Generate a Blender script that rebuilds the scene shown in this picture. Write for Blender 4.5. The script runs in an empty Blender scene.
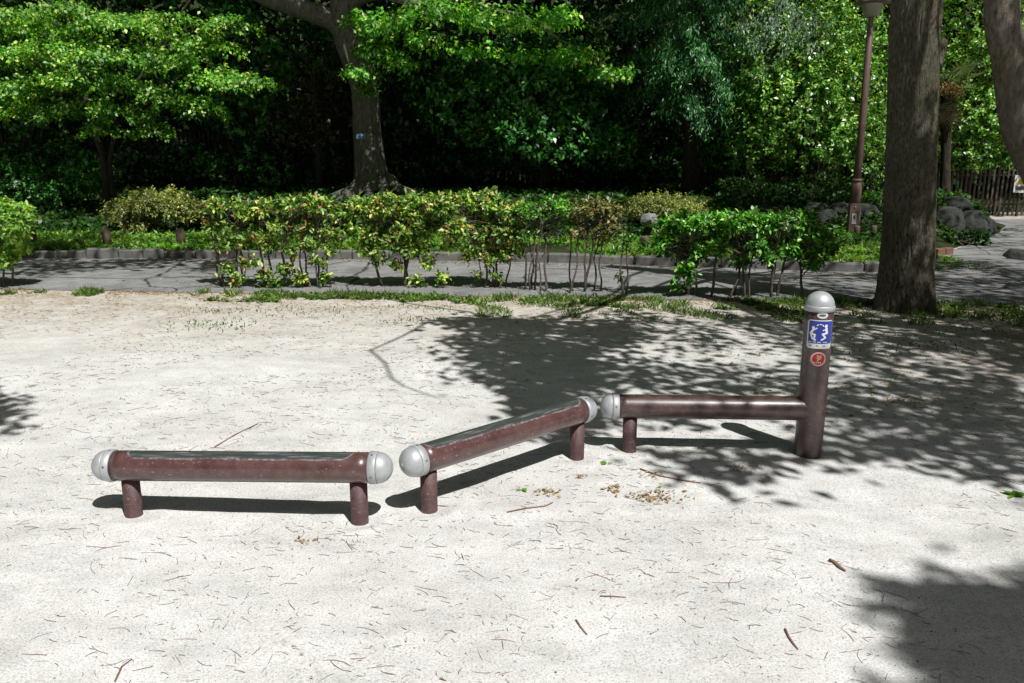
import bpy, math, random
import numpy as np
from mathutils import Vector, noise as mnoise

rng = np.random.default_rng(11)
random.seed(5)
C = bpy.context.scene.collection
D = bpy.data

# ------------------------------------------------------------------ camera
FOC, CAMH, HORY = 853.0, 1.6, 150.0
PITCH = math.atan((341.5 - HORY) / FOC)
cam_d = D.cameras.new('camera'); cam = D.objects.new('camera', cam_d); C.objects.link(cam)
cam.location = (0, 0, CAMH); cam.rotation_euler = (math.pi / 2 - PITCH, 0, 0)
cam_d.sensor_width = 36; cam_d.lens = FOC * 36 / 1024; cam_d.clip_end = 500; cam_d.clip_start = 0.05
bpy.context.scene.camera = cam

def _ray(px, py):
    x = (px - 512) / FOC; v = (341.5 - py) / FOC
    return (x, math.cos(PITCH) + v * math.sin(PITCH), -math.sin(PITCH) + v * math.cos(PITCH))
def gd(px, py, z=0.0):            # survey: a point seen on level ground
    r = _ray(px, py); t = (z - CAMH) / r[2]
    return Vector((r[0] * t, r[1] * t, z))
def at(px, py, Y):                # survey: a point seen at depth Y
    r = _ray(px, py); t = Y / r[1]
    return Vector((r[0] * t, Y, CAMH + r[2] * t))

# ------------------------------------------------------------------ light
SUNV = Vector((0.35, -0.55, 1.0))       # towards the sun, per metre of height
SUN = SUNV.normalized()
sc = bpy.context.scene
w = D.worlds.new('World'); sc.world = w; w.use_nodes = True
nt = w.node_tree
bg = nt.nodes.get('Background') or nt.nodes.new('ShaderNodeBackground')
sky = nt.nodes.new('ShaderNodeTexSky'); sky.sky_type = 'NISHITA'; sky.sun_disc = False; sky.air_density = 0.8; sky.dust_density = 4.0; sky.ozone_density = 0.3
sky.sun_elevation = math.asin(SUN.z); sky.sun_rotation = math.atan2(SUN.x, SUN.y)
nt.links.new(sky.outputs[0], bg.inputs[0]); bg.inputs[1].default_value = 0.025
out = nt.nodes.get('World Output') or nt.nodes.new('ShaderNodeOutputWorld')
nt.links.new(bg.outputs[0], out.inputs[0])
ld = D.lights.new('sun', 'SUN'); ld.energy = 5.0; ld.angle = math.radians(0.53); ld.color = (1.0, 0.985, 0.955)
lo = D.objects.new('sun', ld); C.objects.link(lo)
lo.rotation_euler = SUN.to_track_quat('Z', 'Y').to_euler(); lo.location = SUN * 40
sc.view_settings.view_transform = 'Standard'; sc.view_settings.look = 'None'
sc.view_settings.exposure = 0; sc.view_settings.gamma = 1
cy = sc.cycles
cy.use_denoising = True
cy.max_bounces = 6; cy.diffuse_bounces = 3; cy.glossy_bounces = 3; cy.transmission_bounces = 4; cy.transparent_max_bounces = 4
cy.caustics_reflective = False; cy.caustics_refractive = False

# ------------------------------------------------------------------ objects and tags
def tag(o, label=None, cat=None, group=None, kind=None):
    if label: o['label'] = label
    if cat: o['category'] = cat
    if group: o['group'] = group
    if kind: o['kind'] = kind
    return o
def thing(name, loc, label, cat, group=None):
    o = D.objects.new(name, None); C.objects.link(o); o.location = loc; o.empty_display_size = 0.1
    return tag(o, label, cat, group)

class MB:
    """collects vertices and faces, builds ONE mesh object"""
    def __init__(s): s.v = []; s.f = []; s.n = 0
    def add(s, v, faces):
        v = np.asarray(v, dtype=np.float64).reshape(-1, 3); b = s.n
        s.v.append(v); s.n += len(v)
        if isinstance(faces, np.ndarray): s.f.append(faces + b)
        else:
            by = {}
            for f in faces: by.setdefault(len(f), []).append(f)
            for k, fs in by.items(): s.f.append(np.asarray(fs, dtype=np.int64) + b)
        return s
    def build(s, name, mat, parent=None, smooth=True, origin=None):
        me = D.meshes.new(name)
        V = np.concatenate(s.v) if s.v else np.zeros((0, 3))
        if parent is not None: V = V - np.asarray(world_loc(parent))
        elif origin is not None: V = V - np.asarray(origin)
        loops = np.concatenate([f.ravel() for f in s.f]); tot = np.concatenate([np.full(len(f), f.shape[1]) for f in s.f])
        start = np.concatenate([[0], np.cumsum(tot)[:-1]])
        me.vertices.add(len(V)); me.vertices.foreach_set('co', V.astype(np.float32).ravel())
        me.loops.add(len(loops)); me.loops.foreach_set('vertex_index', loops.astype(np.int32))
        me.polygons.add(len(tot)); me.polygons.foreach_set('loop_start', start.astype(np.int32))
        me.polygons.foreach_set('use_smooth', np.full(len(tot), smooth, dtype=bool))
        me.update(calc_edges=True); me.validate()
        if mat: me.materials.append(mat)
        o = D.objects.new(name, me); C.objects.link(o)
        if parent is not None: o.parent = parent
        elif origin is not None: o.location = origin
        return o
def world_loc(o):
    l = Vector((0, 0, 0))
    while o is not None: l += o.location; o = o.parent
    return l

# ------------------------------------------------------------------ shapes
def frame_of(d):
    d = Vector(d).normalized(); a = Vector((0, 0, 1)) if abs(d.z) < 0.9 else Vector((1, 0, 0))
    u = d.cross(a).normalized(); return u, d.cross(u).normalized()
def tube(mb, pts, rad, sides=8, cap=True, bump=None):
    pts = [Vector(p) for p in pts]; n = len(pts); V = []
    u = None
    for i, p in enumerate(pts):
        d = (pts[min(i + 1, n - 1)] - pts[max(i - 1, 0)])
        if d.length < 1e-9: d = Vector((0, 0, 1))
        d.normalize()
        if u is None: u, v = frame_of(d)
        else:
            u = (u - d * u.dot(d)).normalized(); v = d.cross(u)
        for k in range(sides):
            t = 2 * math.pi * k / sides; r = rad[i]
            if bump: r *= bump(i / (n - 1), t, p)
            V.append(p + (u * math.cos(t) + v * math.sin(t)) * r)
    F = [(i * sides + k, i * sides + (k + 1) % sides, (i + 1) * sides + (k + 1) % sides, (i + 1) * sides + k) for i in range(n - 1) for k in range(sides)]
    if cap: F += [tuple(range(sides - 1, -1, -1)), tuple(range((n - 1) * sides, n * sides))]
    mb.add([tuple(x) for x in V], F)
def lathe(mb, p0, axis, prof, sides=32, cap0=True, cap1=True):
    """prof = (distance along axis, radius)"""
    ax = Vector(axis).normalized(); u, v = frame_of(ax); p0 = Vector(p0); V = []
    for (a, r) in prof:
        for k in range(sides):
            t = 2 * math.pi * k / sides; V.append(tuple(p0 + ax * a + (u * math.cos(t) + v * math.sin(t)) * r))
    n = len(prof)
    F = [(i * sides + k, i * sides + (k + 1) % sides, (i + 1) * sides + (k + 1) % sides, (i + 1) * sides + k) for i in range(n - 1) for k in range(sides)]
    if cap0: F.append(tuple(range(sides - 1, -1, -1)))
    if cap1: F.append(tuple(range((n - 1) * sides, n * sides)))
    mb.add(V, F)
def box(mb, c, s, rz=0.0, bev=0.0, tilt=0.0):
    """bevelled box (bevel on the vertical edges and the top)"""
    hx, hy, hz = s[0] / 2, s[1] / 2, s[2] / 2; b = bev
    if b > 0:
        def ring(i, z): return [(hx - i, hy - i - b, z), (hx - i - b, hy - i, z), (-hx + i + b, hy - i, z), (-hx + i, hy - i - b, z), (-hx + i, -hy + i + b, z), (-hx + i + b, -hy + i, z), (hx - i - b, -hy + i, z), (hx - i, -hy + i + b, z)]
        rs = ring(0, -hz) + ring(0, hz - b) + ring(b * 0.7, hz)
        F = [(j * 8 + k, j * 8 + (k + 1) % 8, (j + 1) * 8 + (k + 1) % 8, (j + 1) * 8 + k) for j in range(2) for k in range(8)]
        F += [tuple(range(7, -1, -1)), tuple(range(16, 24))]
    else:
        rs = [(x, y, z) for z in (-hz, hz) for x, y in ((hx, hy), (-hx, hy), (-hx, -hy), (hx, -hy))]
        F = [(3, 2, 1, 0), (4, 5, 6, 7)] + [(k, (k + 1) % 4, 4 + (k + 1) % 4, 4 + k) for k in range(4)]
    ca, sa = math.cos(rz), math.sin(rz); V = []
    for x, y, z in rs:
        x2 = x + tilt * z
        V.append((c[0] + x2 * ca - y * sa, c[1] + x2 * sa + y * ca, c[2] + z))
    mb.add(V, F)
def wobble(p0, p1, n=6, amp=0.1, sag=0.0):
    p0, p1 = Vector(p0), Vector(p1); L = (p1 - p0).length; pts = []
    o = Vector((random.random(), random.random(), random.random())) * 50
    for i in range(n + 1):
        t = i / n; p = p0.lerp(p1, t); e = math.sin(math.pi * t) ** 0.7 if 0 < t < 1 else 0
        nv = mnoise.noise_vector(o + Vector((t * 2.2, 0, 0)))
        p = p + nv * amp * L * e + Vector((0, 0, sag * L * math.sin(math.pi * t)))
        pts.append(p)
    return pts
def limb(mb, p0, p1, r0, r1, n=7, amp=0.12, sag=0.08, sides=7):
    pts = wobble(p0, p1, n, amp, sag)
    tube(mb, pts, [r0 + (r1 - r0) * i / n for i in range(n + 1)], sides)
    return pts

# ------------------------------------------------------------------ leaves
def unit(a):
    a = np.asarray(a, float); return a / np.maximum(np.linalg.norm(a, axis=-1, keepdims=True), 1e-9)
def leaves(mb, base, axis, normal, L, W, fold=0.12, curl=0.15, six=False):
    """base point, direction of the midrib, leaf normal; every leaf is a folded blade of its own"""
    N = len(base); a = unit(axis); n = unit(normal - a * np.sum(normal * a, 1, keepdims=True)); b = np.cross(n, a)
    L = (np.ones(N) * L if np.isscalar(L) else L)[:, None]; W = (np.ones(N) * W if np.isscalar(W) else W)[:, None]
    tip = base + a * L - n * L * curl
    if six:
        m1 = base + a * L * 0.33; m2 = base + a * L * 0.7 - n * L * curl * 0.45
        V = np.stack([base, m1 + b * W * .46 + n * W * fold, m2 + b * W * .40 + n * W * fold, tip, m2 - b * W * .40 + n * W * fold, m1 - b * W * .46 + n * W * fold], 1)
        F = np.array([[0, 1, 2, 3], [0, 3, 4, 5]]); k = 6
    else:
        m = base + a * L * 0.48 + n * L * curl * 0.1
        V = np.stack([base, m + b * W * .5 + n * W * fold, tip, m - b * W * .5 + n * W * fold], 1); F = np.array([[0, 1, 2, 3]]); k = 4
    idx = (F[None] + (np.arange(N) * k)[:, None, None]).reshape(-1, 4)
    mb.add(V.reshape(-1, 3), idx)
def rosettes(mb, tips, dirs, n, L, W, open_=0.9, back=0.10, jit=0.35, up=0.5, six=False, droop=0.0, fold=.12, curl=.15):
    """n leaves round the last `back` metres of each twig tip"""
    K = len(tips); d = unit(dirs)
    r = rng.normal(size=(K, n, 3)); r = r - d[:, None] * np.sum(r * d[:, None], 2, keepdims=True); r = unit(r)
    t = rng.random((K, n, 1))
    base = tips[:, None] - d[:, None] * back * t + rng.normal(size=(K, n, 3)) * back * 0.25
    ax = unit(d[:, None] * (1 - open_ * (0.4 + 0.6 * t)) + r * open_ + np.array([0, 0, -droop]) + rng.normal(size=(K, n, 3)) * jit * .5)
    nm = d[:, None] * 0.7 + np.array([.25, -.42, .9]) * (up + .25) - r * 0.2 + rng.normal(size=(K, n, 3)) * jit
    s = (0.7 + 0.6 * rng.random(K * n))
    leaves(mb, base.reshape(-1, 3), ax.reshape(-1, 3), nm.reshape(-1, 3), L * s, W * s, six=six, fold=fold, curl=curl)
def blob_tips(c, r, K, shell=0.55, zmin=-1.0):
    """twig tips spread through an ellipsoid, thinner inside"""
    d = unit(rng.normal(size=(int(K * 1.6) + 4, 3))); d = d[d[:, 2] > zmin][:K]
    q = shell + (1 - shell) * rng.random((len(d), 1)) ** 0.7
    P = np.asarray(c) + d * q * np.asarray(r)
    P = P + rng.normal(size=P.shape) * np.asarray(r) * 0.08
    return P, unit(d + np.array([0, 0, 0.35]))

# ------------------------------------------------------------------ materials
def _mat(name):
    m = D.materials.new(name); m.use_nodes = True; m.node_tree.nodes.clear(); return m, m.node_tree
def _n(t, kind, **kw):
    x = t.nodes.new('ShaderNode' + kind)
    for k, v in kw.items():
        if k.startswith('i_'):
            key = k[2:]; key = int(key) if key.isdigit() else key.replace('_', ' ')
            x.inputs[key].default_value = v
        else: setattr(x, k, v)
    return x
def _ramp(t, stops, interp='LINEAR'):
    r = t.nodes.new('ShaderNodeValToRGB'); r.color_ramp.interpolation = interp; e = r.color_ramp.elements
    while len(e) < len(stops): e.new(0.5)
    for x, (p, c) in zip(e, stops): x.position = p; x.color = (*c, 1) if len(c) == 3 else c
    return r
def _noise(t, vec, scale, detail=4, rough=0.6):
    n = _n(t, 'TexNoise', i_Scale=scale, i_Detail=detail, i_Roughness=rough)
    if vec is not None: t.links.new(vec, n.inputs['Vector'])
    return n
def _mix(t, fac, a, b, blend='MIX'):
    m = t.nodes.new('ShaderNodeMix'); m.data_type = 'RGBA'; m.blend_type = blend
    for sock, v in ((m.inputs[0], fac), (m.inputs[6], a), (m.inputs[7], b)):
        if hasattr(v, 'is_linked') or hasattr(v, 'links'): t.links.new(v, sock)
        elif isinstance(v, (int, float)): sock.default_value = v
        else: sock.default_value = (*v, 1)
    return m.outputs[2]
def _finish(t, shader):
    o = t.nodes.new('ShaderNodeOutputMaterial'); t.links.new(shader, o.inputs[0])
def _principled(t, col, rough=0.6, metal=0.0, bump=None, bs=0.3, bd=0.01, spec=0.5, coat=0.0):
    p = t.nodes.new('ShaderNodeBsdfPrincipled')
    for sock, v in ((p.inputs['Base Color'], col), (p.inputs['Roughness'], rough), (p.inputs['Metallic'], metal)):
        if hasattr(v, 'links'): t.links.new(v, sock)
        elif isinstance(v, (int, float)): sock.default_value = v
        else: sock.default_value = (*v, 1)
    p.inputs['Specular IOR Level'].default_value = spec
    p.inputs['Coat Weight'].default_value = coat
    if bump is not None:
        b = _n(t, 'Bump', i_Strength=bs, i_Distance=bd); t.links.new(bump, b.inputs['Height']); t.links.new(b.outputs[0], p.inputs['Normal'])
    return p
def leaf_mat(name, stops, trans=0.32, rough=0.42, spec=0.6, yellow=(1.35, 1.2, 0.35), clump=2.2):
    m, t = _mat(name)
    g = _n(t, 'NewGeometry'); co = _n(t, 'TexCoord')
    r = _ramp(t, stops); t.links.new(g.outputs['Random Per Island'], r.inputs[0])
    nz = _noise(t, co.outputs['Object'], clump, 2)
    rr = _ramp(t, [(0.32, (0.62, 0.66, 0.66)), (0.68, (1.45, 1.42, 1.25))]); t.links.new(nz.outputs[0], rr.inputs[0])
    col = _mix(t, 1.0, r.outputs[0], rr.outputs[0], 'MULTIPLY')
    p = _principled(t, col, rough, spec=spec)
    tr = t.nodes.new('ShaderNodeBsdfTranslucent')
    t.links.new(_mix(t, 1.0, col, yellow, 'MULTIPLY'), tr.inputs[0])
    mx = _n(t, 'MixShader', i_0=trans); t.links.new(p.outputs[0], mx.inputs[1]); t.links.new(tr.outputs[0], mx.inputs[2])
    _finish(t, mx.outputs[0]); return m
def bark_mat(name, dark, light, moss=None, scale=1.0, amt=0.5):
    m, t = _mat(name); co = _n(t, 'TexCoord')
    mp = _n(t, 'Mapping'); mp.inputs['Scale'].default_value = (14 * scale, 14 * scale, 4.8 * scale); t.links.new(co.outputs['Object'], mp.inputs[0])
    n1 = _noise(t, mp.outputs[0], 1.6, 8, 0.7)
    r = _ramp(t, [(0.32, dark), (0.50, tuple((a + b) / 2 for a, b in zip(dark, light))), (0.70, light)]); t.links.new(n1.outputs[0], r.inputs[0])
    col = r.outputs[0]
    n2 = _noise(t, co.outputs['Object'], 2.3, 5, 0.65)
    if moss:
        r2 = _ramp(t, [(0.45, (0, 0, 0)), (0.62, (amt, amt, amt))]); t.links.new(n2.outputs[0], r2.inputs[0])
        col = _mix(t, r2.outputs[0], col, moss)
    n3 = _noise(t, co.outputs['Object'], 26 * scale, 5, 0.7)
    ad = _n(t, 'Math', operation='ADD'); t.links.new(n1.outputs[0], ad.inputs[0]); t.links.new(n3.outputs[0], ad.inputs[1])
    p = _principled(t, col, 0.9, bump=ad.outputs[0], bs=0.8, bd=0.02, spec=0.2); _finish(t, p.outputs[0]); return m
def simple_mat(name, a, b=None, scale=12, rough=0.6, metal=0.0, bs=0.15, bd=0.005, coat=0.0, detail=6, spec=0.5):
    m, t = _mat(name); co = _n(t, 'TexCoord'); nz = _noise(t, co.outputs['Object'], scale, detail, 0.65)
    b = b or tuple(x * 0.75 for x in a)
    r = _ramp(t, [(0.3, a), (0.72, b)]); t.links.new(nz.outputs[0], r.inputs[0])
    p = _principled(t, r.outputs[0], rough, metal, bump=nz.outputs[0], bs=bs, bd=bd, coat=coat, spec=spec); _finish(t, p.outputs[0]); return m

# sand of the square: pale, speckled, browner beside the hedge and under the big tree
def sand_mat():
    m, t = _mat('sand'); co = _n(t, 'TexCoord'); P = co.outputs['Object']
    sx = _n(t, 'SeparateXYZ'); t.links.new(P, sx.inputs[0])
    a = _noise(t, P, 1.1, 6, 0.65); ra = _ramp(t, [(0.28, (0.565, 0.556, 0.535)), (0.48, (0.648, 0.642, 0.624)), (0.70, (0.728, 0.724, 0.712))]); t.links.new(a.outputs[0], ra.inputs[0])
    b = _noise(t, P, 7, 5, 0.7); rb = _ramp(t, [(0.3, (0.89, 0.885, 0.87)), (0.6, (1.03, 1.03, 1.03))]); t.links.new(b.outputs[0], rb.inputs[0])
    c1 = _mix(t, 1.0, ra.outputs[0], rb.outputs[0], 'MULTIPLY')
    c = _noise(t, P, 120, 3, 0.8); rc = _ramp(t, [(0.32, (0.40, 0.40, 0.40)), (0.46, (0.95, 0.95, 0.95)), (0.70, (1.20, 1.20, 1.20))]); t.links.new(c.outputs[0], rc.inputs[0])
    c2 = _mix(t, 1.0, c1, rc.outputs[0], 'MULTIPLY')
    # dark grains
    vo = _n(t, 'TexVoronoi', i_Scale=75.0); t.links.new(P, vo.inputs['Vector'])
    rv = _ramp(t, [(0.10, (1, 1, 1)), (0.17, (0, 0, 0))]); t.links.new(vo.outputs['Distance'], rv.inputs[0])
    sel = _noise(t, P, 38, 2); rs = _ramp(t, [(0.56, (0, 0, 0)), (0.60, (0.8, 0.8, 0.8))]); t.links.new(sel.outputs[0], rs.inputs[0])
    mk = _mix(t, 1.0, rv.outputs[0], rs.outputs[0], 'MULTIPLY')
    mp = _n(t, 'Mapping'); mp.inputs['Scale'].default_value = (1.0, 2.3, 1.0); mp.inputs['Rotation'].default_value = (0, 0, 0.3); t.links.new(P, mp.inputs[0])
    sw = _noise(t, mp.outputs[0], 2.2, 7, 0.68); rsw = _ramp(t, [(0.34, (0.84, 0.845, 0.85)), (0.52, (0.99, 0.99, 0.99)), (0.68, (1.05, 1.05, 1.05))]); t.links.new(sw.outputs[0], rsw.inputs[0]); c2 = _mix(t, 1.0, c2, rsw.outputs[0], 'MULTIPLY')
    c3 = _mix(t, mk, c2, (0.16, 0.145, 0.13))
    # brown soil near the hedge and to the right, below the tree
    mr = _n(t, 'MapRange', i_1=6.2, i_2=9.6); t.links.new(sx.outputs[1], mr.inputs[0])
    ad = _n(t, 'MapRange', i_1=1.2, i_2=4.6); t.links.new(sx.outputs[0], ad.inputs[0])
    my = _n(t, 'MapRange', i_1=4.2, i_2=6.4); t.links.new(sx.outputs[1], my.inputs[0])
    m2 = _n(t, 'Math', operation='MULTIPLY'); t.links.new(ad.outputs[0], m2.inputs[0]); t.links.new(my.outputs[0], m2.inputs[1])
    mxx = _n(t, 'Math', operation='MAXIMUM'); t.links.new(mr.outputs[0], mxx.inputs[0]); t.links.new(m2.outputs[0], mxx.inputs[1])
    n4 = _noise(t, P, 2.6, 7, 0.72); r4 = _ramp(t, [(0.34, (0.22, 0.22, 0.22)), (0.58, (1, 1, 1))]); t.links.new(n4.outputs[0], r4.inputs[0])
    m3 = _n(t, 'Math', operation='MULTIPLY'); t.links.new(mxx.outputs[0], m3.inputs[0]); t.links.new(r4.outputs[0], m3.inputs[1])
    m4 = _n(t, 'Math', operation='MULTIPLY', i_1=0.9); t.links.new(m3.outputs[0], m4.inputs[0])
    n5 = _noise(t, P, 16, 4); r5 = _ramp(t, [(0.35, (0.23, 0.165, 0.105)), (0.65, (0.46, 0.38, 0.29))]); t.links.new(n5.outputs[0], r5.inputs[0])
    c4 = _mix(t, m4.outputs[0], c3, r5.outputs[0])
    h1 = _n(t, 'Math', operation='MULTIPLY', i_1=0.35); t.links.new(c.outputs[0], h1.inputs[0])
    h = _n(t, 'Math', operation='ADD'); t.links.new(b.outputs[0], h.inputs[0]); t.links.new(h1.outputs[0], h.inputs[1])
    p = _principled(t, c4, 0.95, bump=h.outputs[0], bs=0.34, bd=0.010, spec=0.15); _finish(t, p.outputs[0]); return m
def asphalt_mat():
    m, t = _mat('asphalt'); co = _n(t, 'TexCoord'); P = co.outputs['Object']
    a = _noise(t, P, 0.8, 6, 0.6); ra = _ramp(t, [(0.3, (0.215, 0.215, 0.222)), (0.7, (0.31, 0.31, 0.315))]); t.links.new(a.outputs[0], ra.inputs[0])
    b = _noise(t, P, 70, 3, 0.8); rb = _ramp(t, [(0.3, (0.55, 0.55, 0.55)), (0.7, (1.35, 1.35, 1.35))]); t.links.new(b.outputs[0], rb.inputs[0])
    c = _mix(t, 1.0, ra.outputs[0], rb.outputs[0], 'MULTIPLY')
    wn = _noise(t, P, 1.7, 5, 0.7); wv = _mix(t, 0.25, P, wn.outputs['Color'], 'ADD')
    vo = _n(t, 'TexVoronoi', i_Scale=0.55, feature='DISTANCE_TO_EDGE'); t.links.new(wv, vo.inputs['Vector'])
    rv = _ramp(t, [(0.004, (1, 1, 1)), (0.012, (0, 0, 0))]); t.links.new(vo.outputs['Distance'], rv.inputs[0]); c = _mix(t, rv.outputs[0], c, (0.06, 0.058, 0.055))
    st = _noise(t, P, 3.1, 6, 0.7); rst = _ramp(t, [(0.40, (0.72, 0.72, 0.72)), (0.60, (1.06, 1.05, 1.03))]); t.links.new(st.outputs[0], rst.inputs[0]); c = _mix(t, 1.0, c, rst.outputs[0], 'MULTIPLY')
    p = _principled(t, c, 0.9, bump=b.outputs[0], bs=0.5, bd=0.01, spec=0.25); _finish(t, p.outputs[0]); return m
def soil_mat():
    m, t = _mat('forest_soil'); co = _n(t, 'TexCoord'); P = co.outputs['Object']
    a = _noise(t, P, 1.3, 8, 0.7); ra = _ramp(t, [(0.3, (0.018, 0.022, 0.010)), (0.5, (0.030, 0.045, 0.014)), (0.7, (0.055, 0.045, 0.028))]); t.links.new(a.outputs[0], ra.inputs[0])
    p = _principled(t, ra.outputs[0], 0.95, bump=a.outputs[0], bs=0.8, bd=0.1, spec=0.1); _finish(t, p.outputs[0]); return m
# brown enamelled steel, the top worn through
def paint_mat(name, zax=None, worn=True, BASE=((0.060, 0.024, 0.023), (0.086, 0.036, 0.034)), RG=0.36, COAT=0.7, CR=0.22):
    m, t = _mat(name); co = _n(t, 'TexCoord'); P = co.outputs['Object']
    a = _noise(t, P, 6, 5, 0.6); ra = _ramp(t, [(0.3, BASE[0]), (0.7, BASE[1])]); t.links.new(a.outputs[0], ra.inputs[0])
    col = ra.outputs[0]; rough = RG
    # scuffs and chips
    mp = _n(t, 'Mapping'); mp.inputs['Scale'].default_value = (9, 34, 34); t.links.new(P, mp.inputs[0])
    s = _noise(t, mp.outputs[0], 1.0, 6, 0.75); rs = _ramp(t, [(0.635, (0, 0, 0)), (0.68, (0.8, 0.8, 0.8))]); t.links.new(s.outputs[0], rs.inputs[0])
    f = _noise(t, P, 95, 2, 0.8); rf = _ramp(t, [(0.665, (0, 0, 0)), (0.70, (0.6, 0.6, 0.6))]); t.links.new(f.outputs[0], rf.inputs[0])
    col = _mix(t, rs.outputs[0], col, (0.42, 0.35, 0.34)); col = _mix(t, rf.outputs[0], col, (0.5, 0.42, 0.40))
    dirt = _noise(t, P, 20, 5, 0.7); rd = _ramp(t, [(0.40, (0, 0, 0)), (0.8, (0.5, 0.5, 0.5))]); t.links.new(dirt.outputs[0], rd.inputs[0])
    col = _mix(t, rd.outputs[0], col, (0.20, 0.12, 0.11))
    metal = 0.0
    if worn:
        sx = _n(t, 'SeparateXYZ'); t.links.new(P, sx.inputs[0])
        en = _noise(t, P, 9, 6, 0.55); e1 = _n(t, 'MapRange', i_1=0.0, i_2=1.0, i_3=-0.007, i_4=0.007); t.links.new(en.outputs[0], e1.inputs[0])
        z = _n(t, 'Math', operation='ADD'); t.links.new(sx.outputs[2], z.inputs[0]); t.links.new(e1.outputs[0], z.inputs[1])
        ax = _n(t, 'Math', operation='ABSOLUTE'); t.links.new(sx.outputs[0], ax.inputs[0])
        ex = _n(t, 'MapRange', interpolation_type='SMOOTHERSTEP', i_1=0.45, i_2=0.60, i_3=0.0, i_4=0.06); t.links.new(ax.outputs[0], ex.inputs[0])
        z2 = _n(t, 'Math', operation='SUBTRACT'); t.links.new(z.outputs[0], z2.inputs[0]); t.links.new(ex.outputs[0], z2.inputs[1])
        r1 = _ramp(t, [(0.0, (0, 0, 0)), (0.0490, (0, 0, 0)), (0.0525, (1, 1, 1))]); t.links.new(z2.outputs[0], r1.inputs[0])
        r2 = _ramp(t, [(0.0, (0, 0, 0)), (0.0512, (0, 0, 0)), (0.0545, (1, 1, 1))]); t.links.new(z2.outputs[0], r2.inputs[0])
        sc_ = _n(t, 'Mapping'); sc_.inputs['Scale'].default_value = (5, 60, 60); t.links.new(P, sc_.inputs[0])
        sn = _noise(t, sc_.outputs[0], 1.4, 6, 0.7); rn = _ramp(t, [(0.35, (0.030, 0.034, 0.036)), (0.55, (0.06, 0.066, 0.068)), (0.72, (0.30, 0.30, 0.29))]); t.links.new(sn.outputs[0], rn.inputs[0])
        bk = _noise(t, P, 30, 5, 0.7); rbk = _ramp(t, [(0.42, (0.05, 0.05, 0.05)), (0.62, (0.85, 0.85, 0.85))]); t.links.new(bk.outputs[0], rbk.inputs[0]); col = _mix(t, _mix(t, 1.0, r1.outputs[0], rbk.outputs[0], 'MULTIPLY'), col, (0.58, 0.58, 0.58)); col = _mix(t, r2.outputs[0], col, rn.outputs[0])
    p = _principled(t, col, rough, metal, bump=s.outputs[0], bs=0.05, bd=0.003, coat=COAT); p.inputs['Coat Roughness'].default_value = CR
    _finish(t, p.outputs[0]); return m
def boulder_mat():
    return simple_mat('boulder_stone', (0.012, 0.016, 0.013), (0.070, 0.078, 0.066), 8, 0.95, bs=0.7, bd=0.03, detail=8)

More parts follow.
